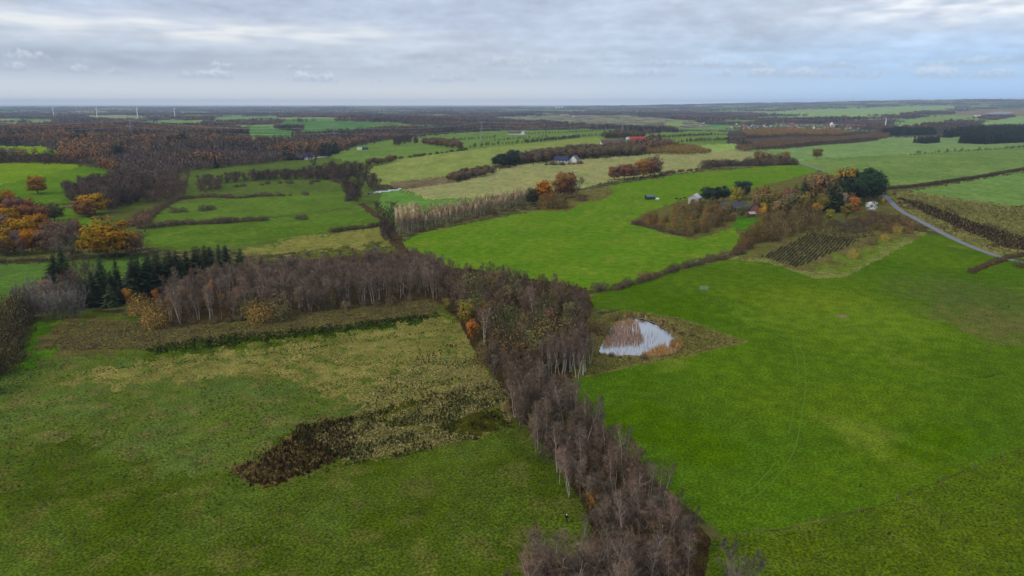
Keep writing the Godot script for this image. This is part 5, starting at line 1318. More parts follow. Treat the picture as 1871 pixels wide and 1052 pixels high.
# ---------------------------------------------------------------- buildings
func house(label: String, at: Vector3, turn: float, size: Vector3, rise: float, wall: Color, roof: Color, group := "", extra := {}) -> Node3D:
	var t := thing(extra.get("name", "house"), label, extra.get("category", "house"), at, turn, group)
	var x := size.x * 0.5
	var y := size.y
	var z := size.z * 0.5
	var w := Shape.new()
	w.quad(Vector3(-x, -1, z), Vector3(x, -1, z), Vector3(x, y, z), Vector3(-x, y, z), Color.WHITE, Vector3(0, 0, 1))
	w.quad(Vector3(-x, -1, -z), Vector3(x, -1, -z), Vector3(x, y, -z), Vector3(-x, y, -z), Color.WHITE, Vector3(0, 0, -1))
	for s in [-1.0, 1.0]:
		w.quad(Vector3(s * x, -1, -z), Vector3(s * x, -1, z), Vector3(s * x, y, z), Vector3(s * x, y, -z), Color.WHITE, Vector3(s, 0, 0))
		w.flat(Vector3(s * x, y, -z), Vector3(s * x, y, z), Vector3(s * x, y + rise, 0), Color.WHITE, Vector3(s, 0, 0))
	obj("wall", w.mesh(paint(wall, 0.9)), t)
	var r := Shape.new()
	var o := 0.4
	var drop := rise * o / z
	for s in [-1.0, 1.0]:
		var a := Vector3(-x - o, y - drop + 0.1, s * (z + o))
		var b := Vector3(x + o, y - drop + 0.1, s * (z + o))
		var c := Vector3(x + o, y + rise + 0.1, 0)
		var d := Vector3(-x - o, y + rise + 0.1, 0)
		var up := Vector3.UP * 0.22
		r.quad(a + up, b + up, c + up, d + up, Color.WHITE, Vector3(0, 1, s))
		r.quad(a, b, c, d, Color.WHITE, Vector3(0, -1, -s))
		r.quad(a, b, b + up, a + up, Color.WHITE, Vector3(0, 0, s))
		r.quad(a, d, d + up, a + up, Color.WHITE, Vector3(-1, 0, 0))
		r.quad(b, c, c + up, b + up, Color.WHITE, Vector3(1, 0, 0))
	var ro := obj("roof", r.mesh(paint(roof, extra.get("gloss", 0.75))), t)
	if extra.get("chimney", false):
		var k := Shape.new()
		k.box(Vector3(x * 0.3, y + rise * 0.5, -0.35), Vector3(x * 0.3 + 0.7, y + rise + 1.0, 0.35))
		obj("chimney", k.mesh(paint(Color(0.3, 0.14, 0.1))), ro)
	var n: int = extra.get("windows", 0)
	for i in n:
		var cx := -x + size.x * (i + 0.5) / n
		for s in [-1.0, 1.0]:
			var g := Shape.new()
			var door: bool = s > 0 and i == n / 2
			var lo := 0.05 if door else 0.9
			g.box(Vector3(cx - 0.5, lo, s * z - 0.04), Vector3(cx + 0.5, minf(2.1, y - 0.2), s * z + 0.04))
			obj("door" if door else "window", g.mesh(paint(Color(0.1, 0.05, 0.04) if door else Color(0.03, 0.035, 0.045), 0.3)), t)
	return t

func buildings() -> void:
	var white := Color(0.72, 0.71, 0.68)
	var brick := Color(0.26, 0.11, 0.08)
	var slate := Color(0.045, 0.05, 0.065)
	var red := Color(0.42, 0.05, 0.04)
	# the farm in the copse
	var barn := house("white-fronted barn with brown-red door beside the dark pines", sight(1269, 371), deg_to_rad(62), Vector3(9, 3.8, 7.2), 2.4, Color(0.55, 0.52, 0.5), Color(0.52, 0.55, 0.6), "", {"name": "barn", "category": "barn", "gloss": 0.4})
	var d := Shape.new()
	d.box(Vector3(-4.56, 0, -1.5), Vector3(-4.46, 3.2, 1.0))
	obj("door", d.mesh(paint(Color(0.20, 0.09, 0.08))), barn)
	house("long slate-roofed farmhouse half hidden by the garden thicket", sight(1338, 386), deg_to_rad(8), Vector3(17, 2.8, 7.5), 3.4, brick, Color(0.065, 0.068, 0.08), "", {"chimney": true, "windows": 5})
	house("dark-roofed brick wing right of the long farmhouse", sight(1379, 388), deg_to_rad(70), Vector3(13, 2.9, 7.5), 3.8, brick, Color(0.06, 0.065, 0.085), "", {"windows": 3})
	house("little red-brown garden shed right of the farmhouse wing", sight(1372, 396), 0.3, Vector3(4, 2.0, 3), 1.0, Color(0.3, 0.12, 0.09), Color(0.4, 0.38, 0.36), "", {"name": "shed", "category": "shed"})
	# field shelter
	var sh := thing("field_shelter", "small dark green field shelter with grey rounded roof on the pasture", "shelter", sight(1187, 364), deg_to_rad(12))
	var body := Shape.new()
	body.box(Vector3(-3.2, 0, -1.9), Vector3(3.2, 1.7, -1.8))
	body.box(Vector3(-3.2, 0, -1.8), Vector3(-3.1, 1.7, 1.8))
	body.box(Vector3(3.1, 0, -1.8), Vector3(3.2, 1.7, 1.8))
	body.box(Vector3(-1.2, 0, 1.8), Vector3(3.2, 1.7, 1.9))
	obj("wall", body.mesh(paint(Color(0.03, 0.06, 0.05))), sh)
	var cover := Shape.new()
	for k in 8:
		var a := PI * k / 8.0
		var b := PI * (k + 1) / 8.0
		var p := Vector3(0, 1.7 + 1.5 * sin(a), 2.0 * cos(a))
		var q := Vector3(0, 1.7 + 1.5 * sin(b), 2.0 * cos(b))
		var x := Vector3(3.4, 0, 0)
		cover.quad(p - x, p + x, q + x, q - x, Color.WHITE, Vector3(0, sin((a + b) / 2), cos((a + b) / 2)))
	obj("roof", cover.mesh(paint(Color(0.10, 0.14, 0.16), 0.5)), sh)
	var tub := thing("water_tank", "white water tank beside the field shelter", "tank", sight(1201, 365))
	var tb := Shape.new()
	tb.tube(Vector3(-1.1, 0.75, 0), Vector3(1.1, 0.75, 0), 0.7, 0.7, Color.WHITE, 10)
	tb.box(Vector3(-1.2, 0, -0.5), Vector3(1.2, 0.3, 0.5))
	obj("drum", tb.mesh(paint(Color(0.7, 0.72, 0.74))), tub)
	# hay feeder on the big pasture
	var fd := thing("hay_feeder", "grey metal hay feeder on the bright pasture above the pond", "feeder", sight(1286, 530), 0.4)
	for k in 4:
		var q := Vector3(-1.4 if k % 2 else 1.4, 0, -0.9 if k < 2 else 0.9)
		var post := Shape.new()
		post.box(q - Vector3(0.06, 0, 0.06), q + Vector3(0.06, 1.3, 0.06))
		obj("post", post.mesh(paint(Color(0.25, 0.25, 0.25))), fd)
	for y in [0.35, 1.2]:
		var rail := Shape.new()
		for s in [-0.9, 0.9]:
			rail.box(Vector3(-1.5, y, s - 0.05), Vector3(1.5, y + 0.1, s + 0.05))
		for s in [-1.4, 1.4]:
			rail.box(Vector3(s - 0.05, y, -0.85), Vector3(s + 0.05, y + 0.1, 0.85))
		obj("rail", rail.mesh(paint(Color(0.4, 0.4, 0.4))), fd)
	# houses on the slopes
	house("house with dark blue roof before the long wood", sight(1026, 297), deg_to_rad(-8), Vector3(15, 2.8, 8), 4.2, Color(0.5, 0.48, 0.46), Color(0.035, 0.045, 0.09), "", {"chimney": true, "windows": 4})
	house("white gabled house right of the blue-roofed house", sight(1050, 296), deg_to_rad(68), Vector3(12, 3.0, 8.5), 4.4, white, Color(0.12, 0.12, 0.13), "", {"windows": 3})
	house("barn with bright red roof and red walls", sight(1164, 265), deg_to_rad(10), Vector3(26, 4, 20), 8, Color(0.35, 0.04, 0.035), red, "", {"name": "barn", "category": "barn"})
	var silo := thing("silo", "white round silo left of the bright red barn", "silo", sight(1147, 265))
	var so := Shape.new()
	so.tube(Vector3(0, -0.5, 0), Vector3(0, 11, 0), 3.2, 3.2, Color.WHITE, 16)
	so.tube(Vector3(0, 11, 0), Vector3(0, 12.6, 0), 3.2, 0.1, Color(0.8, 0.8, 0.8), 16)
	obj("shell", so.mesh(paint(white)), silo)
	house("long dark-roofed stable right of the bright red barn", sight(1181, 262), deg_to_rad(4), Vector3(34, 3.5, 12), 5, Color(0.2, 0.09, 0.07), Color(0.07, 0.075, 0.085), "", {"name": "stable", "category": "barn", "windows": 4})
	house("low white farm wing with brown roof at the left of the red farm", sight(1116, 264), deg_to_rad(3), Vector3(30, 3, 9), 4, white, Color(0.12, 0.07, 0.06), "", {"windows": 6})
	house("dark blue-grey roofed farm wing next to the silo", sight(1136, 264), deg_to_rad(-70), Vector3(18, 3.4, 10), 5.5, Color(0.5, 0.4, 0.36), Color(0.06, 0.07, 0.09), "", {"windows": 3})
	house("long low white house on the green slopes", sight(941, 246), deg_to_rad(3), Vector3(30, 3.2, 9), 4.2, white, Color(0.10, 0.08, 0.08), "", {"windows": 5})
	house("white house with tall gable on the green slopes", sight(956, 246), deg_to_rad(80), Vector3(16, 3.4, 11), 6, white, Color(0.3, 0.29, 0.29), "", {"windows": 3})
	house("white house with dark blue roof in the valley", sight(562, 291), deg_to_rad(6), Vector3(15, 3, 8), 4.2, white, Color(0.035, 0.04, 0.08), "", {"chimney": true, "windows": 4})
	house("dark brown outbuilding left of the white valley house", sight(548, 292), deg_to_rad(-4), Vector3(9, 2.6, 6), 2.5, Color(0.06, 0.045, 0.04), Color(0.05, 0.045, 0.05), "", {"name": "shed", "category": "shed"})
	house("small white shed in front of the green slope", sight(657, 274), 0.1, Vector3(7, 2.4, 3.2), 0.7, white, Color(0.6, 0.6, 0.6), "", {"name": "shed", "category": "shed"})
	house("green machine shed beside the small white shed", sight(667, 273), 0.1, Vector3(9, 2.6, 6), 1.6, Color(0.05, 0.12, 0.08), Color(0.06, 0.12, 0.09), "", {"name": "shed", "category": "shed"})
	for k in 2:
		house(["long grey hall on the far brown field", "long grey hall standing behind another hall on the far field"][k], sight(1822 + k * 8, 210 - k * 2.5), deg_to_rad(4), Vector3(150, 7, 34), 6, Color(0.3, 0.3, 0.31), Color(0.26, 0.27, 0.29), "", {"name": "hall", "category": "hall"})
	house("white hall left of the long grey halls", sight(1786, 213), 0.1, Vector3(34, 5, 18), 4, white, Color(0.4, 0.4, 0.4), "", {"name": "hall", "category": "hall"})
	# the village
	var ch := house("white village church with stepped tower", sight(1525, 233), deg_to_rad(8), Vector3(20, 7, 9), 5, Color(0.85, 0.84, 0.82), Color(0.35, 0.33, 0.32), "", {"name": "church", "category": "church"})
	var tower := Shape.new()
	tower.box(Vector3(-16.5, -1, -3.6), Vector3(-10.2, 14, 3.6))
	for s in 3:
		tower.box(Vector3(-16.5, 14.0 + s * 1.4, -3.6 + (s + 1) * 0.9), Vector3(-10.2, 15.4 + s * 1.4, 3.6 - (s + 1) * 0.9))
	obj("tower", tower.mesh(paint(Color(0.85, 0.84, 0.82))), ch)
	var mast := thing("white_tower", "tall slim white tower right of the village", "tower", sight(1617, 233))
	var ms := Shape.new()
	ms.tube(Vector3(0, -1, 0), Vector3(0, 30, 0), 1.9, 1.3, Color.WHITE, 10)
	obj("shaft", ms.mesh(paint(Color(0.8, 0.8, 0.78))), mast)
	var roofs := [[Color(0.11, 0.10, 0.10), "grey"], [Color(0.30, 0.07, 0.045), "red"], [Color(0.16, 0.09, 0.07), "brown"]]
	var walls := [[white, "white"], [Color(0.4, 0.3, 0.24), "brick"], [Color(0.55, 0.5, 0.42), "cream"]]
	var spots := [[1508,236,1],[1520,237,1],[1550,235,1],[1362,236,0],[1372,235,0],[1320,224,0],[1328,226,0],[1598,228,0],[1605,228,0],[1612,226,0],[1285,226,0],[1283,230,0],[1498,236,0],[1532,238,0],[1568,236,0],[1580,234,0]]
	for k in 56:
		spots.append([rng.randf_range(1330, 1580), rng.randf_range(224, 238), rng.randi() % 3])
	for e in spots:
		var ro: Array = roofs[e[2]]
		var wa: Array = walls[0 if rng.randf() < 0.55 else rng.randi() % 3]
		house("%s village house with %s roof in the distant village" % [wa[1], ro[1]], sight(e[0], e[1]), rng.randf() * PI, Vector3(rng.randf_range(10, 17), 3.0, rng.randf_range(7, 9)), rng.randf_range(3, 4.4), wa[0], ro[0], "%s village houses with %s roofs" % [wa[1], ro[1]], {"name": "village_house"})
	for e in [[1666,197.5],[1674,197],[1684,196.5],[1712,195],[1738,191],[1120,209],[1048,213],[978,211],[1342,196],[1180,193],[1225,195],[78,226],[172,229],[205,231]]:
		house("white farmhouse standing far off among woods and fields", sight(e[0], e[1]), rng.randf() * PI, Vector3(18, 3, 9), 4, white, Color(0.3, 0.28, 0.27), "far white farmhouses", {"name": "farmhouse"})
	for e in [[1016,198.5],[1021,198.5],[1027,198.4]]:
		var b := thing("tower_block", "pale block of flats on the far horizon", "building", sight(e[0], e[1]), 0.0, "pale blocks on the horizon")
		var s := Shape.new()
		s.box(Vector3(-14, -4, -8), Vector3(14, 34, 8))
		s.box(Vector3(-4, 34, -4), Vector3(4, 38, 4))
		obj("wall", s.mesh(paint(Color(0.7, 0.7, 0.7))), b)
	var gb := thing("water_tower", "grey tower rising over the middle of the horizon", "tower", sight(1136, 196))
	var gs := Shape.new()
	gs.tube(Vector3(0, -4, 0), Vector3(0, 30, 0), 7, 7, Color.WHITE, 10)
	gs.tube(Vector3(0, 30, 0), Vector3(0, 40, 0), 10, 11, Color.WHITE, 12)
	obj("shaft", gs.mesh(paint(Color(0.2, 0.2, 0.22))), gb)
	var rm := thing("radio_mast", "thin radio mast on the horizon at the right", "mast", sight(1557, 192.5))
	var rs := Shape.new()
	rs.tube(Vector3(0, -4, 0), Vector3(0, 150, 0), 2.2, 0.9, Color.WHITE, 4)
	obj("shaft", rs.mesh(paint(Color(0.25, 0.25, 0.27))), rm)
	turbines()
	pylons()

func turbines() -> void:
	var names := ["leftmost white wind turbine", "white wind turbine second from the left", "white wind turbine third from the left", "rightmost white wind turbine"]
	var px := [99, 178, 252, 320]
	var mat := paint(Color(0.92, 0.92, 0.92), 0.5)
	for k in 4:
		var at := sight(px[k], 214.5)
		var hub := 17.0 * EYE.distance_to(at) / FOCAL * 0.8
		var t := thing("wind_turbine", names[k] + " on the skyline fields", "wind turbine", at, rng.randf_range(0.9, 1.5), "four white wind turbines")
		var s := Shape.new()
		s.tube(Vector3(0, -1, 0), Vector3(0, hub, 0), 2.4, 1.3, Color.WHITE, 10)
		obj("tower", s.mesh(mat), t)
		var n := Shape.new()
		n.box(Vector3(-1.6, hub - 1.4, -4.5), Vector3(1.6, hub + 1.6, 3.5))
		obj("nacelle", n.mesh(mat), t)
		var h := Shape.new()
		h.tube(Vector3(0, hub, 3.5), Vector3(0, hub, 5.4), 1.4, 0.4, Color.WHITE, 8)
		obj("hub", h.mesh(mat), t)
		for b in 3:
			var a := b * TAU / 3.0 + k * 0.5 + 0.5
			var d := Vector3(cos(a), sin(a), 0)
			var c := Vector3(-sin(a), cos(a), 0)
			var o := Vector3(0, hub, 4.2)
			var bl := Shape.new()
			bl.quad(o + d * 1.0 - c * 0.5, o + d * 4.0 - c * 1.2, o + d * 14.0 - c * 0.2, o + d * 14.0 + c * 0.2, Color.WHITE, Vector3(0, 0, 1))
			bl.quad(o + d * 1.0 - c * 0.5, o + d * 14.0 + c * 0.2, o + d * 4.0 + c * 0.9, o + d * 1.0 + c * 0.5, Color.WHITE, Vector3(0, 0, 1))
			bl.tube(o + d, o + d * 14.0, 0.45, 0.12, Color.WHITE, 5)
			obj("blade", bl.mesh(mat), t)

func pylons() -> void:
	var steel := paint(Color(0.30, 0.34, 0.38), 0.6)
	var tops := []
	var rows := [[-150, 252, 24], [241, 248, 25], [612, 260, 27], [880, 254, 31], [1137, 242, 33], [1430, 236, 30]]
	for k in rows.size():
		var e: Array = rows[k]
		var at := sight(e[0], e[1])
		var h: float = e[2] * EYE.distance_to(at) / FOCAL
		var t := thing("power_pylon", ["grey lattice pylon just outside the left edge", "grey lattice pylon above the beech wood at the left", "grey pylon rising from the valley wood before the blue-green field", "grey pylon on the green slope in the middle", "dark pylon with crossed arms left of the village plain", "grey pylon above the village plantations"][k], "pylon", at, 0.25, "pylons of the power line")
		var m := Shape.new()
		for s in 4:
			var c := Vector3(1 if s % 2 else -1, 0, 1 if s < 2 else -1)
			m.tube(c * 1.9 + Vector3(0, -1, 0), c * 0.5 + Vector3(0, h, 0), 0.18, 0.14, Color.WHITE, 4)
		for i in 8:
			var f := i / 8.0
			var g := (i + 1) / 8.0
			var a := lerpf(1.9, 0.5, f)
			var b := lerpf(1.9, 0.5, g)
			for s in [-1.0, 1.0]:
				m.tube(Vector3(-a, h * f, s * a), Vector3(b, h * g, s * b), 0.1, 0.1, Color.WHITE, 3)
				m.tube(Vector3(s * a, h * f, -a), Vector3(s * b, h * g, b), 0.1, 0.1, Color.WHITE, 3)
		obj("mast", m.mesh(steel), t)
		var ends := []
		for i in 2:
			var y := h * (0.97 - 0.36 * i)
			var half := 6.5 - i * 0.5
			var arm := Shape.new()
			for s in [-1.0, 1.0]:
				arm.tube(Vector3(0, y - 2.4, 0), Vector3(s * half, y + 0.6, 0), 0.3, 0.16, Color.WHITE, 4)
				arm.tube(Vector3(0, y, 0), Vector3(s * half, y + 0.6, 0), 0.2, 0.14, Color.WHITE, 4)
				var ins := Vector3(s * half, y + 0.6, 0)
				arm.tube(ins, ins - Vector3(0, 1.6, 0), 0.12, 0.12, Color(0.5, 0.5, 0.5), 4)
				ends.append(at + Basis(Vector3.UP, 0.25) * (ins - Vector3(0, 1.6, 0)))
			obj("cross_arm", arm.mesh(steel), t)
		tops.append(ends)
	var wire := paint(Color(0.55, 0.57, 0.60), 0.5)
	for k in tops.size() - 1:
		for i in [0, 1, 2, 3]:
			var a: Vector3 = tops[k][i]
			var b: Vector3 = tops[k + 1][i]
			var s := Shape.new()
			var n := 16
			for j in n:
				var f := j / float(n)
				var g := (j + 1) / float(n)
				s.tube(a.lerp(b, f) - Vector3(0, 28.0 * f * (1 - f), 0), a.lerp(b, g) - Vector3(0, 28.0 * g * (1 - g), 0), 0.11, 0.11, Color.WHITE, 3)
			tag(obj("power_cable", s.mesh(wire)), "thin pale power cable %s" % ["running to the pylon above the beech wood", "between the beech wood pylon and the valley pylon", "between the valley pylon and the slope pylon", "between the slope pylon and the crossed-arm pylon", "from the crossed-arm pylon towards the village"][k], "cable", "power cables, span %s" % ["at the left edge", "over the valley", "over the slope", "before the river flats", "before the village"][k])

# ---------------------------------------------------------------- small things and the figure
func nets(limbs: Array, cell: float, k: float) -> Shape:      # limbs: [from, to, r0, r1, colour]; one smooth skin over them all
	var lo := Vector3(1e9, 1e9, 1e9)
	var hi := -lo
	for l in limbs:
		var r: float = maxf(l[2], l[3]) + cell * 2.0 + k * 0.3
		lo = lo.min(l[0] - Vector3(r, r, r)).min(l[1] - Vector3(r, r, r))
		hi = hi.max(l[0] + Vector3(r, r, r)).max(l[1] + Vector3(r, r, r))
	var nx := int((hi.x - lo.x) / cell) + 2
	var ny := int((hi.y - lo.y) / cell) + 2
	var nz := int((hi.z - lo.z) / cell) + 2
	var f := PackedFloat32Array()
	f.resize(nx * ny * nz)
	f.fill(1.0)
	for l in limbs:
		var r: float = maxf(l[2], l[3]) + cell * 2.5 + k
		var a: Vector3 = ((l[0].min(l[1]) - Vector3(r, r, r) - lo) / cell).max(Vector3.ZERO)
		var b: Vector3 = ((l[0].max(l[1]) + Vector3(r, r, r) - lo) / cell).min(Vector3(nx - 1, ny - 1, nz - 1))
		var ab: Vector3 = l[1] - l[0]
		var len2 := maxf(ab.length_squared(), 1e-8)
		for z in range(int(a.z), int(b.z) + 1):
			for y in range(int(a.y), int(b.y) + 1):
				for x in range(int(a.x), int(b.x) + 1):
					var p := lo + Vector3(x, y, z) * cell
					var t := clampf((p - l[0]).dot(ab) / len2, 0.0, 1.0)
					var d: float = p.distance_to(l[0] + ab * t) - lerpf(l[2], l[3], t)
					var i := (z * ny + y) * nx + x
					var h := clampf(0.5 + 0.5 * (f[i] - d) / k, 0.0, 1.0)
					f[i] = lerpf(f[i], d, h) - k * h * (1.0 - h)
	var spot := {}
	var s := Shape.new()
	for z in nz - 1:
		for y in ny - 1:
			for x in nx - 1:
				var i := (z * ny + y) * nx + x
				var sum := Vector3.ZERO
				var n := 0
				var v := [f[i], f[i + 1], f[i + nx], f[i + nx + 1], f[i + nx * ny], f[i + nx * ny + 1], f[i + nx * ny + nx], f[i + nx * ny + nx + 1]]
				var neg := 0
				for q in v:
					if q < 0.0: neg += 1
				if neg == 0 or neg == 8: continue
				for e in [[0,1],[2,3],[4,5],[6,7],[0,2],[1,3],[4,6],[5,7],[0,4],[1,5],[2,6],[3,7]]:
					if (v[e[0]] < 0.0) != (v[e[1]] < 0.0):
						var t: float = v[e[0]] / (v[e[0]] - v[e[1]])
						var a := Vector3(e[0] & 1, (e[0] >> 1) & 1, e[0] >> 2)
						var b := Vector3(e[1] & 1, (e[1] >> 1) & 1, e[1] >> 2)
						sum += a.lerp(b, t)
						n += 1
				spot[i] = lo + (Vector3(x, y, z) + sum / n) * cell
	var tint := func(p: Vector3) -> Color:
		var best := 1e9
		var c := Color.WHITE
		for l in limbs:
			var ab: Vector3 = l[1] - l[0]
			var t := clampf((p - l[0]).dot(ab) / maxf(ab.length_squared(), 1e-8), 0.0, 1.0)
			var d: float = p.distance_to(l[0] + ab * t) - lerpf(l[2], l[3], t)
			if d < best:
				best = d
				c = l[4]
		return c
	var step := [1, nx, nx * ny]
	for i in spot:
		for axis in 3:
			var j: int = i + step[axis]
			if j >= f.size() or (f[i] < 0.0) == (f[j] < 0.0): continue
			var u: int = step[(axis + 1) % 3]
			var w: int = step[(axis + 2) % 3]
			if not (spot.has(i - u) and spot.has(i - w) and spot.has(i - u - w)): continue
			var out := Vector3.ZERO
			out[axis] = 1.0 if f[i] < 0.0 else -1.0
			s.quad(spot[i], spot[i - u], spot[i - u - w], spot[i - w], tint.call(spot[i]), out)
	return s

func small_things() -> void:
	person()
	# the two white birds
	for k in 2:
		var b := thing("white_bird", ["white bird standing at the valley corner, left of the other", "white bird standing at the valley corner, right of the other"][k], "bird", sight(237 + k * 5, 412), [0.3, 2.2][k], "two white birds")
		var w := Color(0.88, 0.88, 0.86)
		var o := Color(0.5, 0.25, 0.05)
		var limbs := [[Vector3(-0.3, 0.55, 0), Vector3(0.2, 0.62, 0), 0.14, 0.24, w], [Vector3(-0.3, 0.58, 0), Vector3(-0.55, 0.66, 0), 0.12, 0.03, w], [Vector3(0.3, 0.7, 0), Vector3(0.42, 1.05, 0), 0.09, 0.055, w], [Vector3(0.42, 1.05, 0), Vector3(0.46, 1.28, 0), 0.055, 0.05, w], [Vector3(0.46, 1.3, 0), Vector3(0.52, 1.29, 0), 0.075, 0.06, w], [Vector3(0.56, 1.28, 0), Vector3(0.68, 1.25, 0), 0.035, 0.02, o],
			[Vector3(0.0, 0.45, 0.08), Vector3(0.0, 0.0, 0.08), 0.04, 0.025, o], [Vector3(0.0, 0.45, -0.08), Vector3(0.0, 0.0, -0.08), 0.04, 0.025, o], [Vector3(0, 0.02, 0.08), Vector3(0.14, 0.02, 0.08), 0.02, 0.035, o], [Vector3(0, 0.02, -0.08), Vector3(0.14, 0.02, -0.08), 0.02, 0.035, o]]
		obj("body", nets(limbs, 0.035, 0.05).mesh(paint(Color.WHITE, 0.8)), b)
	# dark cattle by the barn
	var first: Node3D
	for k in 3:
		var at := sight([1236, 1243, 1251][k], [364.5, 365.5, 363.5][k])
		var label: String = ["dark cow grazing left of the barn, farthest from it", "dark cow grazing left of the barn, between two others", "dark cow grazing left of the barn, nearest to it"][k]
		if first == null:
			first = thing("cow", label, "cow", at, 0.4, "dark cows by the barn")
			var c := Color(0.03, 0.024, 0.02)
			var limbs := [[Vector3(-0.7, 1.05, 0), Vector3(0.55, 1.1, 0), 0.36, 0.4, c], [Vector3(0.6, 1.15, 0), Vector3(1.15, 0.75, 0), 0.26, 0.17, c], [Vector3(1.15, 0.72, 0), Vector3(1.42, 0.36, 0), 0.16, 0.09, c], [Vector3(1.1, 0.85, 0.1), Vector3(1.08, 0.88, 0.3), 0.05, 0.03, c], [Vector3(1.1, 0.85, -0.1), Vector3(1.08, 0.88, -0.3), 0.05, 0.03, c], [Vector3(-1.02, 1.2, 0), Vector3(-1.12, 0.5, 0), 0.05, 0.04, c]]
			for s in [-0.22, 0.22]:
				limbs.append_array([[Vector3(0.5, 0.85, s), Vector3(0.52, 0.42, s), 0.14, 0.07, c], [Vector3(0.52, 0.42, s), Vector3(0.5, 0.03, s), 0.07, 0.06, c], [Vector3(-0.72, 0.95, s), Vector3(-0.62, 0.62, s), 0.2, 0.11, c], [Vector3(-0.62, 0.62, s), Vector3(-0.84, 0.42, s), 0.11, 0.07, c], [Vector3(-0.84, 0.42, s), Vector3(-0.8, 0.03, s), 0.07, 0.06, c]])
			obj("body", nets(limbs, 0.06, 0.09).mesh(paint(Color.WHITE, 0.8)), first)
		else:
			var o := first.duplicate()
			o.name = numbered("cow")
			add_child(o)
			o.position = at
			o.rotation.y = [0.0, -2.4, 2.9][k]
			tag(o, label, "cow", "dark cows by the barn")
	# fence posts along the lower pasture
	var places := along([1305,968,1318,978,1430,966,1600,927,1740,872,1871,816], 11.0)
	for p in places:
		var f := thing("fence_post", "weathered fence post along the lower edge of the big pasture", "fence post", p, rng.randf(), "fence posts below the big pasture")
		var s := Shape.new()
		s.tube(Vector3(0, -0.3, 0), Vector3(rng.randf_range(-0.06, 0.06), 1.25, 0), 0.075, 0.06, Color.WHITE, 6)
		s.tube(Vector3(0, 1.24, 0), Vector3(0, 1.29, 0), 0.06, 0.005, Color.WHITE, 6)
		obj("shaft", s.mesh(paint(Color(0.2, 0.17, 0.13))), f)
	# bare earth mound on the dome of the pasture
	var md := Shape.new()
	for ring in 3:
		for k in 14:
			var pt := func(r: int, q: int) -> Vector3:
				var a := q * TAU / 14.0
				var w := (1.0 - r / 3.0) * (1.0 + 0.18 * sin(q * 2.0))
				return Vector3(cos(a) * 2.0 * w, 0.32 * sin(r / 3.0 * PI * 0.5) - 0.03, sin(a) * 1.7 * w)
			md.quad(pt.call(ring, k), pt.call(ring, (k + 1) % 14), pt.call(ring + 1, (k + 1) % 14), pt.call(ring + 1, k), Color(1, 1, 1) * rng.randf_range(0.8, 1.2), Vector3.UP)
	var mo := obj("earth_mound", md.mesh(paint(Color(0.20, 0.13, 0.09))))
	mo.position = sight(1538, 577)
	tag(mo, "low mound of bare brown earth on the yellowish dome of the pasture", "mound")

func plantation() -> void:
	var poly := outline([1391, 470, 1480, 426, 1570, 441, 1456, 489])
	var a := sight(1465, 484)
	var b := sight(1517, 432)
	var d := Vector2(b.x - a.x, b.z - a.z).normalized()
	var n := Vector2(-d.y, d.x)
	var o := Vector2(a.x, a.z)
	for i in range(-58, 59):
		for j in range(-30, 90):
			var q := o + n * (i * 1.6 + rng.randf_range(-0.12, 0.12)) + d * (j * 1.55 + rng.randf_range(-0.25, 0.25))
			if Geometry2D.is_point_in_polygon(q, poly) and rng.randf() < 0.9:
				plant("young_spruce", "young_spruce", on_land(q.x, q.y), rng.randf_range(0.8, 1.6), rng.randf_range(0.62, 0.85), Color(0.05, 0.055, 0.022), "young spruce in the rows of the small plantation", "young spruces in rows")

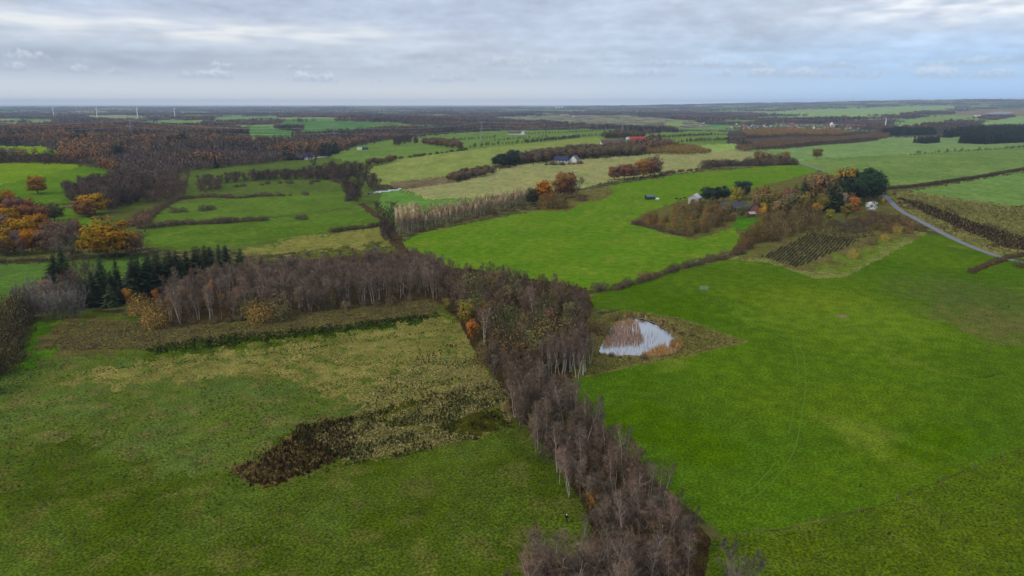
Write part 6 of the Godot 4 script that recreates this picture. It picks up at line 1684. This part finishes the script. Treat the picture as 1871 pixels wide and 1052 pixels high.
func person() -> void:
	var t := thing("person", "person in dark clothes and white cap standing alone in the left meadow", "person", sight(1035, 955), deg_to_rad(8))
	var dark := Color(0.012, 0.013, 0.017)
	var navy := Color(0.014, 0.015, 0.022)
	var skin := Color(0.45, 0.27, 0.19)
	var boot := Color(0.02, 0.018, 0.016)
	var l := [[Vector3(0, 1.0, 0), Vector3(0, 1.22, 0.01), 0.15, 0.15, dark], [Vector3(0, 1.22, 0.01), Vector3(0, 1.40, 0), 0.16, 0.13, dark], [Vector3(-0.13, 1.42, 0), Vector3(0.13, 1.42, 0), 0.08, 0.08, dark], [Vector3(0, 1.45, 0), Vector3(0, 1.54, 0.015), 0.06, 0.055, skin],
		[Vector3(0, 1.62, 0.02), Vector3(0, 1.68, 0.0), 0.085, 0.095, skin], [Vector3(0, 1.585, 0.05), Vector3(0, 1.60, 0.05), 0.05, 0.06, skin], [Vector3(0, 1.635, 0.105), Vector3(0, 1.615, 0.125), 0.014, 0.018, skin], [Vector3(-0.09, 1.64, 0), Vector3(-0.1, 1.66, -0.01), 0.02, 0.022, skin], [Vector3(0.09, 1.64, 0), Vector3(0.1, 1.66, -0.01), 0.02, 0.022, skin]]
	for s in [-1.0, 1.0]:
		l.append_array([[Vector3(s * 0.19, 1.41, 0), Vector3(s * 0.29, 1.14, 0.02), 0.066, 0.055, dark], [Vector3(s * 0.29, 1.14, 0.02), Vector3(s * 0.12, 1.08, 0.25), 0.055, 0.042, dark],
			[Vector3(s * 0.09, 0.95, 0), Vector3(s * 0.1, 0.52, 0.02), 0.105, 0.07, navy], [Vector3(s * 0.1, 0.52, 0.02), Vector3(s * 0.11, 0.12, -0.01), 0.068, 0.05, navy], [Vector3(s * 0.11, 0.07, -0.03), Vector3(s * 0.13, 0.045, 0.15), 0.055, 0.045, boot]])
	var s := nets(l, 0.018, 0.035)
	for side in [-1.0, 1.0]:
		var h := [[Vector3(side * 0.12, 1.08, 0.25), Vector3(side * 0.1, 1.075, 0.32), 0.03, 0.036, skin], [Vector3(side * 0.1, 1.085, 0.30), Vector3(side * 0.06, 1.12, 0.345), 0.013, 0.01, skin]]
		for f in 4:
			var root := Vector3(side * (0.112 - f * 0.002), 1.095 - f * 0.02, 0.345)
			var mid := root + Vector3(-side * 0.012, -0.004, 0.036 - 0.004 * absf(f - 1.3))
			h.append_array([[root, mid, 0.0095, 0.009, skin], [mid, mid + Vector3(-side * 0.03, -0.004, 0.006), 0.009, 0.008, skin]])
		s.add(nets(h, 0.006, 0.008), Transform3D())
	obj("body", s.mesh(paint(Color.WHITE, 0.85)), t)
	var cap := Shape.new()
	for i in 5:
		for k in 16:
			var pt := func(r: int, q: int) -> Vector3:
				var e := r / 5.0 * PI * 0.5
				var az := q * TAU / 16.0
				return Vector3(0.108 * cos(e) * sin(az), 1.675 + 0.108 * sin(e), 0.0 + 0.115 * cos(e) * cos(az))
			cap.quad(pt.call(i, k), pt.call(i, k + 1), pt.call(i + 1, k + 1), pt.call(i + 1, k), Color.WHITE, pt.call(i, k) - Vector3(0, 1.65, 0))
	cap.box(Vector3(-0.07, 1.672, 0.09), Vector3(0.07, 1.682, 0.19))
	obj("cap", cap.mesh(paint(Color(0.8, 0.78, 0.68))), t)
	for e in [-1.0, 1.0]:
		var eye := Shape.new()
		eye.box(Vector3(e * 0.034 - 0.012, 1.645, 0.098), Vector3(e * 0.034 + 0.012, 1.655, 0.108))
		obj("eye", eye.mesh(paint(Color(0.02, 0.02, 0.02))), t)
	var mouth := Shape.new()
	mouth.box(Vector3(-0.02, 1.585, 0.106), Vector3(0.02, 1.590, 0.113))
	obj("mouth", mouth.mesh(paint(Color(0.25, 0.1, 0.08))), t)
	var c := thing("handset", "small dark remote handset held by the person", "handset", t.position + t.basis * Vector3(0, 1.09, 0.365), t.rotation.y)
	var g := Shape.new()
	g.box(Vector3(-0.095, -0.03, -0.02), Vector3(0.095, 0.03, 0.025))
	g.box(Vector3(-0.07, 0.032, -0.01), Vector3(0.07, 0.12, 0.0))
	obj("casing", g.mesh(paint(Color(0.02, 0.02, 0.022), 0.5)), c)
